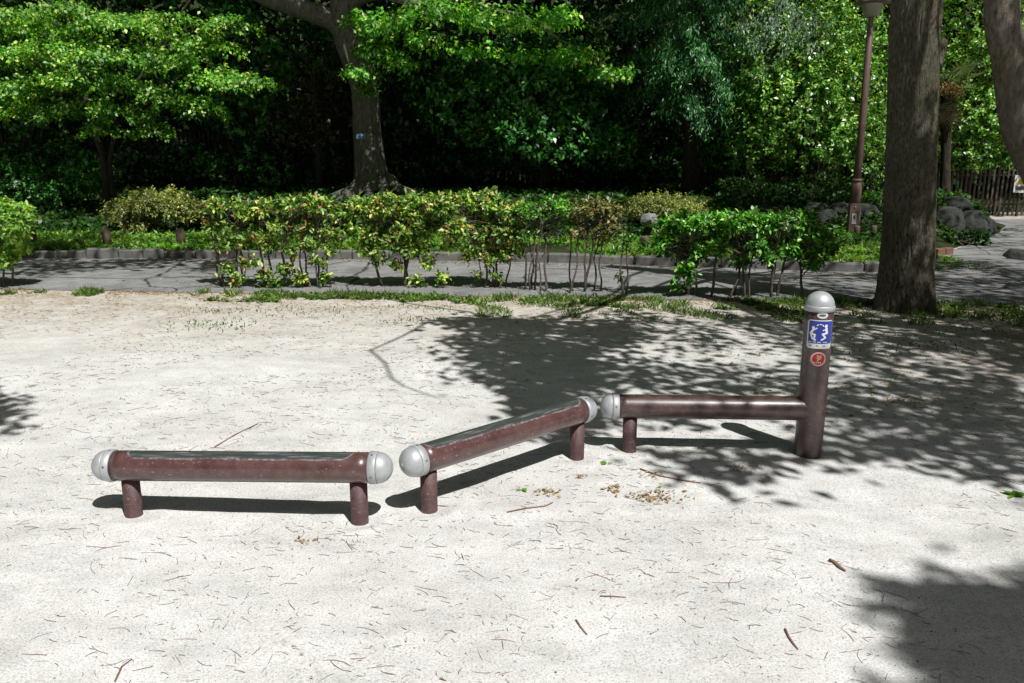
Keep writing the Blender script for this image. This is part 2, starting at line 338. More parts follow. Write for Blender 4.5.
M = dict(
    pale_rock=simple_mat('pale_rock', (0.10, 0.10, 0.10), (0.42, 0.42, 0.41), 9, 0.9, bs=0.6, bd=0.02, detail=8),
    sand=sand_mat(), asphalt=asphalt_mat(), soil=soil_mat(), boulder=boulder_mat(),
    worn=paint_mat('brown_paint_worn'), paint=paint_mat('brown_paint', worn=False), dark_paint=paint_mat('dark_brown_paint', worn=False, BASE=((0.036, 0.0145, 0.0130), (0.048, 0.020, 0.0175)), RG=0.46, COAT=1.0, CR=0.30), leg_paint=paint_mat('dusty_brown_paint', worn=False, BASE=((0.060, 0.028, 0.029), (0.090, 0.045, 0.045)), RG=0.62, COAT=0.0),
    silver=simple_mat('silver_cap', (0.50, 0.52, 0.535), (0.37, 0.39, 0.40), 26, 0.50, 0.3, bs=0.05, bd=0.002),
    steel=simple_mat('steel_screw', (0.30, 0.29, 0.28), (0.15, 0.14, 0.13), 60, 0.4, 0.8),
    blue=simple_mat('blue_plate', (0.012, 0.035, 0.30), (0.010, 0.028, 0.25), 20, 0.35, coat=0.2),
    white=simple_mat('white_print', (0.72, 0.73, 0.74), (0.62, 0.63, 0.64), 40, 0.45),
    red=simple_mat('red_sticker', (0.66, 0.022, 0.016), (0.58, 0.018, 0.014), 30, 0.4),
    cream=simple_mat('cream_print', (0.75, 0.55, 0.30), (0.7, 0.5, 0.26), 50, 0.5),
    grey=simple_mat('grey_print', (0.10, 0.11, 0.13), None, 50, 0.5),
    kerb=simple_mat('kerb_stone', (0.085, 0.083, 0.080), (0.215, 0.208, 0.195), 7, 0.92, bs=0.5, bd=0.02, detail=8),
    log=simple_mat('weathered_post', (0.085, 0.055, 0.040), (0.17, 0.125, 0.10), 18, 0.9, bs=0.5, bd=0.01),
    lamp_brown=simple_mat('lamp_brown_paint', (0.120, 0.070, 0.062), (0.16, 0.10, 0.09), 9, 0.5, bs=0.05),
    lamp_glass=simple_mat('lamp_glass', (0.30, 0.30, 0.22), (0.24, 0.24, 0.17), 6, 0.35),
    fence=simple_mat('fence_picket_shaded', (0.016, 0.013, 0.011), (0.050, 0.041, 0.035), 9, 0.85, bs=0.3), fence_lit=simple_mat('fence_picket_lit', (0.045, 0.034, 0.028), (0.11, 0.090, 0.075), 9, 0.85, bs=0.3),  # same pickets twice: shade put into the dark colour, sunlight into the lit one
    brick=simple_mat('edging_brick', (0.16, 0.075, 0.052), (0.24, 0.125, 0.095), 16, 0.9),
    yellow=simple_mat('yellow_sign', (0.62, 0.45, 0.02), (0.55, 0.4, 0.02), 12, 0.5),
    tagblue=simple_mat('tag_blue', (0.06, 0.17, 0.32), (0.10, 0.24, 0.40), 30, 0.5),
    twig=simple_mat('twig_bark', (0.090, 0.042, 0.028), (0.34, 0.20, 0.14), 9, 0.9),
    stem=bark_mat('shrub_stem', (0.050, 0.040, 0.033), (0.24, 0.205, 0.175), None, 3.0),
    bark_oak=bark_mat('ridged_bark', (0.011, 0.010, 0.007), (0.235, 0.215, 0.160), (0.045, 0.055, 0.022), 2.8, 0.5),
    bark_pale=bark_mat('pale_bark', (0.045, 0.037, 0.028), (0.23, 0.20, 0.16), (0.085, 0.085, 0.05), 1.5, 0.5),
    bark_moss=bark_mat('mossy_bark', (0.050, 0.046, 0.036), (0.26, 0.245, 0.205), (0.085, 0.11, 0.05), 1.0, 0.55),
    bark_dark=bark_mat('dark_bark', (0.020, 0.016, 0.012), (0.075, 0.062, 0.050), None, 1.0),
)
# foliage: palest ramp stops put sunlit highlights into random green leaves
M['l_photinia'] = leaf_mat('yellow_green_leaf', [(0.0, (0.022, 0.095, 0.013)), (0.36, (0.078, 0.224, 0.028)), (0.62, (0.224, 0.414, 0.056)), (0.83, (0.538, 0.661, 0.146)), (0.95, (0.820, 0.820, 0.403)), (0.965, (0.515, 0.157, 0.067)), (1.0, (0.470, 0.078, 0.050))], 0.35)
M['l_bronze'] = leaf_mat('bronze_green_leaf', [(0.0, (0.04, 0.06, 0.018)), (0.45, (0.13, 0.16, 0.04)), (0.8, (0.30, 0.29, 0.10)), (1.0, (0.40, 0.24, 0.12))], 0.3)
M['l_glossy'] = leaf_mat('glossy_green_leaf', [(0.0, (0.016, 0.073, 0.011)), (0.45, (0.062, 0.258, 0.025)), (0.78, (0.190, 0.526, 0.056)), (1.0, (0.515, 0.739, 0.224))], 0.3, 0.32)
M['l_light'] = leaf_mat('light_green_leaf', [(0.0, (0.077, 0.220, 0.033)), (0.5, (0.220, 0.462, 0.077)), (1.0, (0.550, 0.726, 0.220))], 0.42)
M['l_maple'] = leaf_mat('maple_leaf', [(0.0, (0.024, 0.104, 0.012)), (0.5, (0.091, 0.329, 0.024)), (0.82, (0.293, 0.610, 0.061)), (1.0, (0.756, 0.820, 0.268))], 0.45, clump=0.7)
M['l_branch'] = leaf_mat('spring_leaf', [(0.0, (0.028, 0.128, 0.015)), (0.5, (0.096, 0.384, 0.031)), (0.82, (0.282, 0.691, 0.077)), (1.0, (0.768, 0.820, 0.346))], 0.45, clump=0.9)
M['l_camellia'] = leaf_mat('camellia_leaf', [(0.0, (0.013, 0.072, 0.016)), (0.6, (0.039, 0.182, 0.029)), (0.9, (0.104, 0.351, 0.052)), (1.0, (0.195, 0.468, 0.104))], 0.2, 0.36, 0.6, clump=0.8)
M['l_conifer'] = leaf_mat('conifer_spray', [(0.0, (0.010, 0.072, 0.018)), (0.7, (0.036, 0.195, 0.044)), (1.0, (0.143, 0.390, 0.111))], 0.25, clump=0.7)
M['l_bluish'] = leaf_mat('bluish_spray', [(0.0, (0.070, 0.140, 0.084)), (1.0, (0.182, 0.294, 0.182))], 0.25, clump=0.7)
M['l_ever'] = leaf_mat('evergreen_leaf', [(0.0, (0.019, 0.084, 0.014)), (0.42, (0.072, 0.252, 0.031)), (0.75, (0.240, 0.504, 0.072)), (0.94, (0.504, 0.720, 0.156)), (1.0, (0.672, 0.816, 0.312))], 0.32, 0.30, 0.6, clump=0.8)
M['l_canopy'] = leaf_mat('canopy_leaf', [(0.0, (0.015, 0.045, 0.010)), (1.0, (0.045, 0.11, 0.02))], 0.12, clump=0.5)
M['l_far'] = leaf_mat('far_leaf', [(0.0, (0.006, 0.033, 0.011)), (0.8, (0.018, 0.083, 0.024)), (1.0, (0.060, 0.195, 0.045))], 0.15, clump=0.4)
M['l_red'] = leaf_mat('reddish_leaf', [(0.0, (0.03, 0.05, 0.018)), (0.5, (0.07, 0.07, 0.03)), (1.0, (0.16, 0.085, 0.05))], 0.25, clump=0.8)
M['l_azalea'] = leaf_mat('azalea_leaf', [(0.0, (0.09, 0.14, 0.02)), (0.5, (0.22, 0.28, 0.05)), (1.0, (0.46, 0.48, 0.16))], 0.3, clump=1.5)
M['l_ground'] = leaf_mat('ivy_leaf', [(0.0, (0.008, 0.036, 0.007)), (0.6, (0.022, 0.088, 0.012)), (1.0, (0.09, 0.22, 0.03))], 0.3, clump=0.6)
M['l_palm'] = leaf_mat('palm_frond', [(0.0, (0.07, 0.12, 0.05)), (1.0, (0.16, 0.22, 0.10))], 0.3)
M['l_deadpalm'] = leaf_mat('dry_palm_frond', [(0.0, (0.22, 0.19, 0.14)), (1.0, (0.42, 0.37, 0.29))], 0.2, yellow=(1, .9, .7))
M['l_fruit'] = leaf_mat('orange_fruit', [(0.0, (0.14, 0.10, 0.04)), (1.0, (0.38, 0.24, 0.09))], 0.1, yellow=(1, .9, .6))
M['grass'] = leaf_mat('grass_blade', [(0.0, (0.05, 0.16, 0.018)), (0.6, (0.14, 0.36, 0.04)), (0.85, (0.28, 0.48, 0.08)), (1.0, (0.44, 0.40, 0.15))], 0.4, 0.5, clump=1.6)
M['grass_near'] = leaf_mat('grass_blade_dull', [(0.0, (0.030, 0.085, 0.012)), (0.55, (0.085, 0.19, 0.028)), (0.85, (0.20, 0.30, 0.07)), (1.0, (0.42, 0.36, 0.17))], 0.3, 0.6, 0.3, clump=2.5)
M['litter'] = leaf_mat('dry_leaf', [(0.0, (0.20, 0.12, 0.06)), (0.5, (0.40, 0.28, 0.15)), (1.0, (0.60, 0.48, 0.30))], 0.15, 0.8, 0.2, yellow=(1, .85, .6), clump=3)
M['freshleaf'] = leaf_mat('fresh_green_leaf', [(0.0, (0.12, 0.30, 0.03)), (1.0, (0.2, 0.42, 0.05))], 0.4)
M['orangeleaf'] = leaf_mat('orange_leaf', [(0.0, (0.50, 0.20, 0.04)), (1.0, (0.55, 0.24, 0.05))], 0.2, yellow=(1, .9, .6))

# ------------------------------------------------------------------ the ground, one sheet to the horizon
def near_edge(x): return 9.8 - 0.092 * (x + 4.8) + 0.10 * mnoise.noise(Vector((x * 0.9, 0, 3))) + 0.03 * mnoise.noise(Vector((x * 4, 0, 9)))
FAR = [(gd(px, py).x, gd(px, py).y) for px, py in ((-500, 259.5), (100, 259), (300, 259.5), (445, 261.5), (560, 263.5), (680, 267), (850, 273))]
FX = np.array([p[0] for p in FAR]); FY = np.array([p[1] for p in FAR])
def far_edge(x): return float(np.interp(x, FX, FY))
MOUND = gd(478, 324)
def ground_z(x, y):
    if y > 9.0 or y < 0.5 or abs(x) > 8: k = 0.0
    else: k = min(1, (9.0 - y) / 1.5) * min(1, (y - 0.5) / 1.0) * min(1, (8 - abs(x)) / 2)
    z = 0.012 * mnoise.noise(Vector((x * 0.8, y * 0.8, 0))) + 0.004 * mnoise.noise(Vector((x * 3.1, y * 3.1, 4)))
    z += 0.0035 * mnoise.noise(Vector((x * 9, y * 9, 1)))
    dm = ((x - MOUND.x) / 0.55) ** 2 + ((y - MOUND.y) / 0.35) ** 2
    for fx, fy, fr in FEET:
        d = math.hypot(x - fx, y - fy)
        if d < .4: z += (-.010 * math.exp(-(d / (fr + .035)) ** 2) + .011 * math.exp(-((d - fr - .085) / .04) ** 2) * (.6 + .9 * mnoise.noise(Vector((x * 9, y * 9, 5)))))
    return k * (z + 0.05 * math.exp(-dm * 1.3))
FEET = [(-1.703, 3.58, .04), (-0.674, 3.516, .04), (-0.378, 3.636, .04), (0.346, 4.305, .04), (0.64, 4.419, .04), (1.6, 4.372, .0725)]
xs = np.concatenate([[-300, -120, -50, -25, -14], np.linspace(-8, 8, 170), [14, 25, 50, 120, 300]])
ys = np.concatenate([[-120, -50, -20, -8, -3], np.linspace(0.4, 9.6, 120), [12, 20, 40, 90, 300]])
xs = np.unique(np.round(np.concatenate([xs] + [f[0] + np.linspace(-.22, .22, 23) for f in FEET]), 4)); ys = np.unique(np.round(np.concatenate([ys] + [f[1] + np.linspace(-.22, .22, 23) for f in FEET]), 4))
mb = MB(); V = [(x, y, ground_z(x, y)) for y in ys for x in xs]; nx = len(xs)
F = np.array([(j * nx + i, j * nx + i + 1, (j + 1) * nx + i + 1, (j + 1) * nx + i) for j in range(len(ys) - 1) for i in range(nx - 1)])
mb.add(V, F); tag(mb.build('ground', M['sand']), kind='structure')

# asphalt road behind the hedge
mb = MB(); rx = np.concatenate([np.linspace(-60, -9, 12), np.linspace(-8.8, 10, 150), np.linspace(11, 60, 12)])
V = []
for x in rx: V += [(x, near_edge(x), 0.006), (x, 0.5 * (near_edge(x) + far_edge(x)), 0.02), (x, far_edge(x) + 0.4, 0.008)]
F = []
for i in range(len(rx) - 1):
    for k in range(2): F.append((i * 3 + k, i * 3 + 3 + k, i * 3 + 4 + k, i * 3 + 1 + k))
mb.add(V, F); tag(mb.build('road', M['asphalt']), kind='structure')

# branch of the path that leaves to the right
LEFTE = [gd(918, 262), gd(950, 250), gd(985, 240), gd(1010, 231), gd(1000, 224), gd(960, 219)]
mb = MB()
pl = [tuple(gd(*p)[:2]) for p in ((850, 274), (905, 265), (936, 257), (958, 249), (978, 242), (1000, 233), (1006, 226), (985, 220))]
pr = [(9.5, 9.6), (10.2, 10.8), (11.4, 12.2), (12.6, 13.6), (14.0, 15.4), (16.0, 17.8), (18.0, 19.6), (20.0, 20.9)]
V = []
for (a, b), (c, d) in zip(pl, pr):
    for k in range(5): V.append((a + (c - a) * k / 4, b + (d - b) * k / 4, 0.014))
F = [(i * 5 + k, i * 5 + k + 1, (i + 1) * 5 + k + 1, (i + 1) * 5 + k) for i in range(7) for k in range(4)]
mb.add(V, F); tag(mb.build('path', M['asphalt']), kind='structure')

# bank that rises behind the road to the wood
def smooth(a, b, x): t = min(1, max(0, (x - a) / (b - a))); return t * t * (3 - 2 * t)
PX = np.array([p[0] for p in pl]); PY = np.array([p[1] for p in pl]); PX = PX[:-1]; PY = PY[:-1]
def bank_z(x, y):
    fe = far_edge(x) + 0.1
    d = y - fe
    z = 0.11 * smooth(0, 0.25, d) + 0.52 * smooth(0.8, 7, d) + 0.15 * smooth(7, 11, d)
    z += 0.05 * mnoise.noise(Vector((x * .6, y * .6, 2))) * smooth(0.3, 3, d)
    if x > 4.5:
        e = float(np.interp(y, PY, PX)); k = smooth(e + 0.15, e - 1.1, x) if False else 1 - smooth(e - 1.1, e + 0.1, x)
        z = z * k - 0.03 * (1 - k)
    z += 17.0 * smooth(27, 62, y) + 0.1 * smooth(22, 24, y)
    return z
xs2 = np.concatenate([[-150, -80, -45, -28], np.linspace(-20, 24, 150), [32, 50, 80, 150]])
V = []; ts = np.concatenate([[0, .12, .3, .6, 1, 1.5], np.linspace(2, 16, 40), [20, 26, 34, 44, 60, 110, 250]])
for t_ in ts:
    for x in xs2:
        y = far_edge(x) + 0.1 + t_; V.append((x, y, bank_z(x, y)))
nx = len(xs2)
F = np.array([(j * nx + i, j * nx + i + 1, (j + 1) * nx + i + 1, (j + 1) * nx + i) for j in range(len(ts) - 1) for i in range(nx - 1)])
mb = MB(); mb.add(V, F); tag(mb.build('bank', M['soil']), kind='structure')

# kerb of the far side
mb = MB(); x = -16.0
while x < 5.0:
    L = random.uniform(0.55, 0.63) if x > -3.6 else random.uniform(0.30, 0.5)
    y0, y1 = far_edge(x), far_edge(x + L); h = 0.135 + random.uniform(-0.008, 0.008) if x > -3.6 else 0.14 + random.uniform(-0.025, 0.02)
    box(mb, (x + L / 2, (y0 + y1) / 2 + 0.065 + random.uniform(-.006, .006), h / 2), (L - 0.008, 0.13, h), math.atan2(y1 - y0, L), 0.02)
    x += L
tag(mb.build('kerb', M['kerb'], smooth=False), kind='structure')

# ------------------------------------------------------------------ the exercise bars
R = 0.0675
def dome(mb, p, ax, r, length=1.05):
    prof = [(0.0, r)] + [(r * length * math.sin(a), r * math.cos(a)) for a in np.linspace(0.05, math.pi / 2 - 0.02, 14)]
    lathe(mb, p, ax, prof, 36, cap0=True, cap1=True)
def end_cap(parent, p, ax):
    """silver dome with its collar; p is where the pipe stops, ax points outwards"""
    ax = Vector(ax).normalized(); p = Vector(p)
    m = MB(); dome(m, p + ax * 0.034, ax, R + 0.0015, 0.92)
    cap = m.build('end_cap', M['silver'], parent)
    m = MB(); r = R + 0.0045
    lathe(m, p - ax * 0.004, ax, [(0, r - .004), (0.002, r), (0.030, r), (0.034, r - 0.001), (0.0365, r - 0.004)], 36)
    m.build('collar', M['silver'], cap)
    u, v = frame_of(ax); vv = Vector((0, 0, 1)); side = Vector((0, -1, 0)) - ax * ax.dot(Vector((0, -1, 0))); side.normalize(); upv = ax.cross(side)
    for k in (0.25, 1.5, -1.2, 2.9):
        dr = side * math.cos(k) + upv * math.sin(k)
        m = MB(); lathe(m, p + ax * 0.014 + dr * (r - 0.001), dr, [(0, .0052), (0.002, .0052), (0.0032, .003)], 12)
        m.build('screw', M['steel'], cap)
    m = MB(); lathe(m, p + ax * (0.034 + R * 0.94), ax, [(-0.004, .009), (0.001, .008), (0.0025, .004)], 14)
    m.build('bolt', M['silver'], cap)
def leg(parent, base, top):
    base = Vector(base); top = Vector(top); d = top - base; L = d.length
    m = MB(); lathe(m, base - d.normalized() * 0.06, d, [(0, .0385), (0.058, .0385), (L + 0.06 - 0.02, .0385)], 24)
    m.build('leg', M['leg_paint'], parent)
def local_beam(name, mat, root, a, b, r, extra=0.0):
    """pipe along its own local X, so wear follows the pipe"""
    a, b = Vector(a), Vector(b); d = b - a; L = d.length; c = (a + b) / 2
    m = MB(); n = 24; lathe(m, (-L / 2, 0, 0), (1, 0, 0), [(L * i / n, r) for i in range(n + 1)], 48)
    o = m.build(name, mat)
    o.parent = root; o.location = c - world_loc(root)
    o.rotation_euler = (0, -math.asin(d.z / L), math.atan2(d.y, d.x)); return o
def exercise_bar(label, A, B, legA, legB):
    A, B = Vector(A), Vector(B); ax = (B - A).normalized()
    root = thing('exercise_bar', (legA[0], legA[1], 0), label, 'exercise bar', 'low exercise bars on the sand')
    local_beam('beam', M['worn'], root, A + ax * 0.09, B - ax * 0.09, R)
    end_cap(root, A + ax * 0.09, -ax); end_cap(root, B - ax * 0.09, ax)
    for l in (legA, legB):
        t = (l[0] - A.x) / (B.x - A.x); q = A.lerp(B, t)
        leg(root, (l[0], l[1], -0.01), (q.x, q.y, q.z - R * 0.6))
    return root
# bar one
exercise_bar('worn brown pipe bar with silver domed ends, lowest and nearest, at the left',
             (-1.858, 3.589, 0.229), (-0.526, 3.506, 0.249), (-1.703, 3.580, 0), (-0.674, 3.516, 0))
# bar two, set at an angle
exercise_bar('worn brown pipe bar with silver domed ends slanting away, middle of the three',
             (-0.478, 3.543, 0.249), (0.428, 4.385, 0.256), (-0.378, 3.636, 0), (0.346, 4.305, 0))
# bar three with its sign post
root = thing('exercise_bar', (1.600, 4.372, 0), 'shiny brown pipe bar joined to an upright post with a blue sign', 'exercise bar', 'low exercise bars on the sand')
A = Vector((0.484, 4.424, 0.250)); B = Vector((1.600, 4.372, 0.252)); ax = (B - A).normalized()
local_beam('beam', M['dark_paint'], root, A + ax * 0.09, B, R - 0.003)
end_cap(root, A + ax * 0.09, -ax)
leg(root, (0.640, 4.419, -0.01), (0.640, 4.416, 0.21))
PB = Vector((1.600, 4.372, -0.06)); PT = Vector((1.602, 4.372, 0.797)); pax = (PT - PB).normalized(); PR = 0.0725
m = MB(); lathe(m, PB, pax, [((PT - PB).length * i / 12, PR) for i in range(13)], 48); post = m.build('post', M['dark_paint'], root)
m = MB(); dome(m, PT + pax * 0.018, pax, PR + 0.0005, 0.98); cap = m.build('post_cap', M['silver'], root)
m = MB(); r = PR + 0.005; lathe(m, PT - pax * 0.012, pax, [(0, r - .004), (.002, r), (.025, r), (.029, r - .002), (.0305, r - 0.005)], 48); m.build('collar', M['silver'], cap)
# curved plates on the post: (u, v) in metres round / up the post
FACE = math.atan2(-1.0, -0.27)      # the direction the plates look
def on_post(u, h, lift):
    t = FACE + u / PR; p = PB.lerp(PT, h / 0.855); rr = PR + lift
    return (p.x + rr * math.cos(t), p.y + rr * math.sin(t), PB.z + h * (PT.z - PB.z) / 0.855)
def plate(name, mat, parent, poly, lift, thick=0.0):
    """fan-filled outline wrapped on the post in fine strips"""
    us = [p[0] for p in poly]; u0, u1 = min(us), max(us); n = max(3, int((u1 - u0) / 0.004)); m = MB(); V = []; F = []
    xs_ = np.linspace(u0 + 1e-6, u1 - 1e-6, n + 1)
    for x in xs_:
        hs = []
        for (a, b) in zip(poly, poly[1:] + poly[:1]):
            if (a[0] <= x) != (b[0] <= x): hs.append(a[1] + (b[1] - a[1]) * (x - a[0]) / (b[0] - a[0]))
        hs.sort(); lo_, hi_ = (hs[0], hs[-1]) if len(hs) >= 2 else (0, 0)
        V += [on_post(x, lo_, lift), on_post(x, hi_, lift)]
    for i in range(n): F.append((2 * i, 2 * i + 2, 2 * i + 3, 2 * i + 1))
    m.add(V, F); return m.build(name, mat, parent)
def ell(cu, ch, a, b, n=28, rot=0.0):
    P = []
    for k in range(n):
        t = 2 * math.pi * k / n; x, y = a * math.cos(t), b * math.sin(t)
        P.append((cu + x * math.cos(rot) - y * math.sin(rot), ch + x * math.sin(rot) + y * math.cos(rot)))
    return P
def rrect(cu, ch, w_, h_, r_):
    P = []
    for sx_, sy_, a0 in ((1, 1, 0), (-1, 1, 90), (-1, -1, 180), (1, -1, 270)):
        for k in range(5):
            a = math.radians(a0 + 22.5 * k); P.append((cu + sx_ * (w_ / 2 - r_) + r_ * math.cos(a), ch + sy_ * (h_ / 2 - r_) + r_ * math.sin(a)))
    return P
def stroke(a, b, w_):
    dx, dy = b[0] - a[0], b[1] - a[1]; L = math.hypot(dx, dy); nx_, ny_ = -dy / L * w_ / 2, dx / L * w_ / 2; ex, ey = dx / L * w_ * .3, dy / L * w_ * .3
    return [(a[0] - ex + nx_, a[1] - ey + ny_), (b[0] + ex + nx_, b[1] + ey + ny_), (b[0] + ex - nx_, b[1] + ey - ny_), (a[0] - ex - nx_, a[1] - ey - ny_)]
H0 = 0.077
lab = plate('maker_label', M['white'], post, ell(0.012, H0 + 0.752, 0.028, 0.0165), 0.0012)
plate('print', M['grey'], lab, ell(0.012, H0 + 0.752, 0.018, 0.006), 0.0018)
SC = H0 + 0.652
sg = plate('sign_plate', M['white'], post, rrect(0.008, SC, 0.136, 0.150, 0.012), 0.0015)
plate('blue_field', M['blue'], sg, rrect(0.011, SC + 0.011, 0.126, 0.118, 0.006), 0.0022)
figs = [ell(-0.028, SC + 0.034, .0085, .0095, 14), stroke((-0.030, SC + .022), (-0.040, SC + .004), .012), stroke((-0.040, SC + .004), (-0.018, SC - .002), .010), stroke((-0.018, SC - .002), (-0.022, SC - .028), .009),
        stroke((-0.030, SC + .020), (-0.010, SC + .034), .006), stroke((-.040, SC + .003), (-.030, SC - .022), .009), stroke((-.030, SC - .022), (-.014, SC - .030), .008),
        ell(0.034, SC + 0.044, .009, .010, 14), stroke((0.036, SC + .032), (0.040, SC + .008), .013), stroke((0.040, SC + .008), (0.018, SC + .002), .010), stroke((0.018, SC + .002), (0.034, SC - .016), .009), stroke((.034, SC - .016), (.014, SC - .028), .008),
        stroke((0.036, SC + .028), (0.018, SC + .022), .006)]
for P in figs: plate('figure_print', M['white'], sg, P, 0.0029)
for k in range(3):
    a0 = math.radians(150 - 50 * k); a1 = math.radians(116 - 50 * k); c0 = (0.004, SC + 0.040)
    plate('arrow_print', M['white'], sg, stroke((c0[0] + .018 * math.cos(a0), c0[1] + .014 * math.sin(a0)), (c0[0] + .018 * math.cos(a1), c0[1] + .014 * math.sin(a1)), .0055), 0.0029)
for k, (u, wd) in enumerate(((-0.045, .022), (-.018, .012), (.004, .016), (.034, .022))):
    plate('caption_print', M['white'], sg, stroke((u - wd / 2, SC - .040), (u + wd / 2, SC - .040), .0035), 0.0029)
for k, (u, wd) in enumerate(((-0.038, .014), (-.004, .008), (.030, .010))):
    plate('caption_print', M['grey'], sg, stroke((u - wd / 2, SC - .060), (u + wd / 2, SC - .060), .0045), 0.0024)
RC = H0 + 0.522
rs_ = plate('round_sticker', M['red'], post, ell(0.008, RC, .042, .040), 0.0012)
plate('white_ring', M['white'], rs_, ell(0.008, RC, .039, .037), 0.0018)
plate('red_disc', M['red'], rs_, ell(0.008, RC, .0325, .0305), 0.0024)
for P in (ell(.010, RC + .006, .012, .010), ell(.004, RC + .016, .006, .007), ell(.018, RC + .016, .005, .007), stroke((.006, RC), (.004, RC - .010), .008)):
    plate('figure_print', M['cream'], rs_, P, 0.0030)
for u in (-.012, -.001, .010, .019):
    plate('caption_print', M['white'], rs_, ell(u, RC - .0185, .0042, .0045, 10), 0.0030)

# ------------------------------------------------------------------ trees
def trunk(mb, pts, rad, rows=90, sides=72, ridge=0.05, freq=7.0, vert=0.9, flare=0.0, lobes=5, flare_h=0.5, seed=0.0):
    pts = [Vector(p) for p in pts]; d = [0.0]
    for a, b in zip(pts, pts[1:]): d.append(d[-1] + (b - a).length)
    P = []; Rr = []
    for i in range(rows + 1):
        s = d[-1] * (i / rows) ** 1.15; k = max(0, min(len(d) - 2, int(np.searchsorted(d, s) - 1))); t = (s - d[k]) / (d[k + 1] - d[k])
        # Catmull-Rom for a smooth line
        p0 = pts[max(k - 1, 0)]; p1 = pts[k]; p2 = pts[k + 1]; p3 = pts[min(k + 2, len(pts) - 1)]
        P.append(0.5 * ((2 * p1) + (p2 - p0) * t + (2 * p0 - 5 * p1 + 4 * p2 - p3) * t * t + (3 * p1 - p0 - 3 * p2 + p3) * t ** 3))
        Rr.append(rad[k] + (rad[k + 1] - rad[k]) * t)
    L = d[-1]
    def bump(t, th, p):
        h = L * t ** 1.0
        v = Vector((math.cos(th) * freq * 0.5 + seed, math.sin(th) * freq * 0.5, p.z * vert * freq * 0.16))
        n = 1 - 2 * abs(mnoise.noise(v)); n2 = mnoise.noise(v * 3.1)
        m_ = 1 + ridge * (n * 0.9 + n2 * 0.6) + 0.05 * mnoise.noise(Vector((math.cos(th) * 1.3, math.sin(th) * 1.3, p.z * 0.7 + seed)))
        if flare:
            e = math.exp(-max(0, p.z - pts[0].z) / flare_h); m_ += flare * e * (0.45 + 0.75 * max(0, math.cos(lobes * th + seed + 0.8 * math.sin(2 * th))))
        return m_
    tube(mb, P, Rr, sides, bump=bump)
def seen_limb(mb, p0, p1, r0, r1, sub=3, tw=0.6):
    pts = limb(mb, p0, p1, r0, r1)
    for k in range(sub):
        i = random.randint(2, len(pts) - 2); q = pts[i] + Vector((random.uniform(-1, 1), random.uniform(-1, 1), random.uniform(0.0, 0.8))) * tw
        limb(mb, pts[i], q, r1 * 0.9, r1 * 0.35, 5, .15, .05, 5)
    return pts
# leaf masses above the frame, placed from the shade they throw: a ground point plus a height along the sun's direction
def inside(x, y, poly):
    c = False
    for (a, b) in zip(poly, poly[1:] + poly[:1]):
        if (a[1] > y) != (b[1] > y) and x < (b[0] - a[0]) * (y - a[1]) / (b[1] - a[1]) + a[0]: c = not c
    return c
def shade_points(px_poly, h0, h1, dens, world=False, thin=None, thin_s=1.0):
    poly = [(p[0], p[1]) for p in px_poly] if world else [tuple(gd(*p)[:2]) for p in px_poly]
    x0, x1 = min(p[0] for p in poly), max(p[0] for p in poly); y0, y1 = min(p[1] for p in poly), max(p[1] for p in poly)
    res = []
    for _ in range(int((x1 - x0) * (y1 - y0) * dens)):
        x, y = random.uniform(x0, x1), random.uniform(y0, y1)
        if not inside(x, y, poly): continue
        if thin is not None and mnoise.noise(Vector((x * thin_s, y * thin_s, 7.7))) < thin: continue
        h = random.uniform(h0, h1); res.append((x + SUNV.x * h, y + SUNV.y * h, h))
    return np.array(res).reshape(-1, 3)
def gaps(a, holes):
    g_ = np.column_stack([a[:, 0] - SUNV.x * a[:, 2], a[:, 1] - SUNV.y * a[:, 2]]); k = np.ones(len(a), bool)
    for hx, hy, hr in holes: k &= np.hypot(g_[:, 0] - hx, g_[:, 1] - hy) > hr
    return a[k]
def clump_leaves(mb, cs, r, n, L, W, flat=0.5):
    """a twig end with n leaves round every point"""
    K = len(cs); off = rng.normal(size=(K, n, 3)) * np.array([r, r, r * flat]) * 0.55
    base = (cs[:, None] + off).reshape(-1, 3); ax = rng.normal(size=(K * n, 3)); ax[:, 2] -= 0.4
    nm = rng.normal(size=(K * n, 3)) * 0.55 + np.array([0, 0, 1.0]); s = 0.7 + 0.6 * rng.random(K * n)
    leaves(mb, base, ax, nm, L * s, W * s)

# --- big tree right of the post
Yt = 8.66
root = thing('broadleaf_tree', gd(906, 309), 'large tree with ridged dark bark beside the road, right of the sign post', 'tree')
pp = [at(904, 316, Yt), at(905, 285, Yt), at(908, 237, Yt), at(912.5, 120, Yt), at(914, 58, Yt), at(918, 0, Yt)]
top = pp[-1] + Vector((0.02, -0.05, 1.6)); top2 = top + Vector((-0.1, -0.5, 2.2))
sc_ = lambda w_: w_ / FOC * 8.9 / 2
mb = MB(); trunk(mb, pp + [top, top2], [sc_(55), sc_(49), sc_(46), sc_(42), sc_(41), sc_(42), .20, .14], 330, 220, 0.055, 24, 1.15, 0.30, 6, 0.14, 2.2)
tube(mb, wobble(at(932, 66, Yt), at(944, 40, Yt), 5, .05), [.10, .085, .075, .065, .055, .05], 10)      # broken stub
crown = MB()
PA = [(455, 345), (500, 322), (560, 316), (700, 312), (860, 318), (1060, 316), (1160, 380), (1100, 470), (1024, 478), (950, 470), (905, 462), (868, 482), (800, 476), (745, 484), (690, 470), (700, 446), (640, 424), (600, 420), (560, 398), (520, 388), (480, 372)]
ptsA = shade_points(PA, 4.2, 6.2, 15, thin=-0.16, thin_s=1.4)
PAL = [(455, 345), (500, 322), (560, 316), (620, 318), (640, 345), (610, 388), (560, 392), (520, 386), (480, 372)]
ptsA = np.concatenate([ptsA, shade_points(PAL, 4.2, 5.4, 34, thin=-.36, thin_s=1.6)])
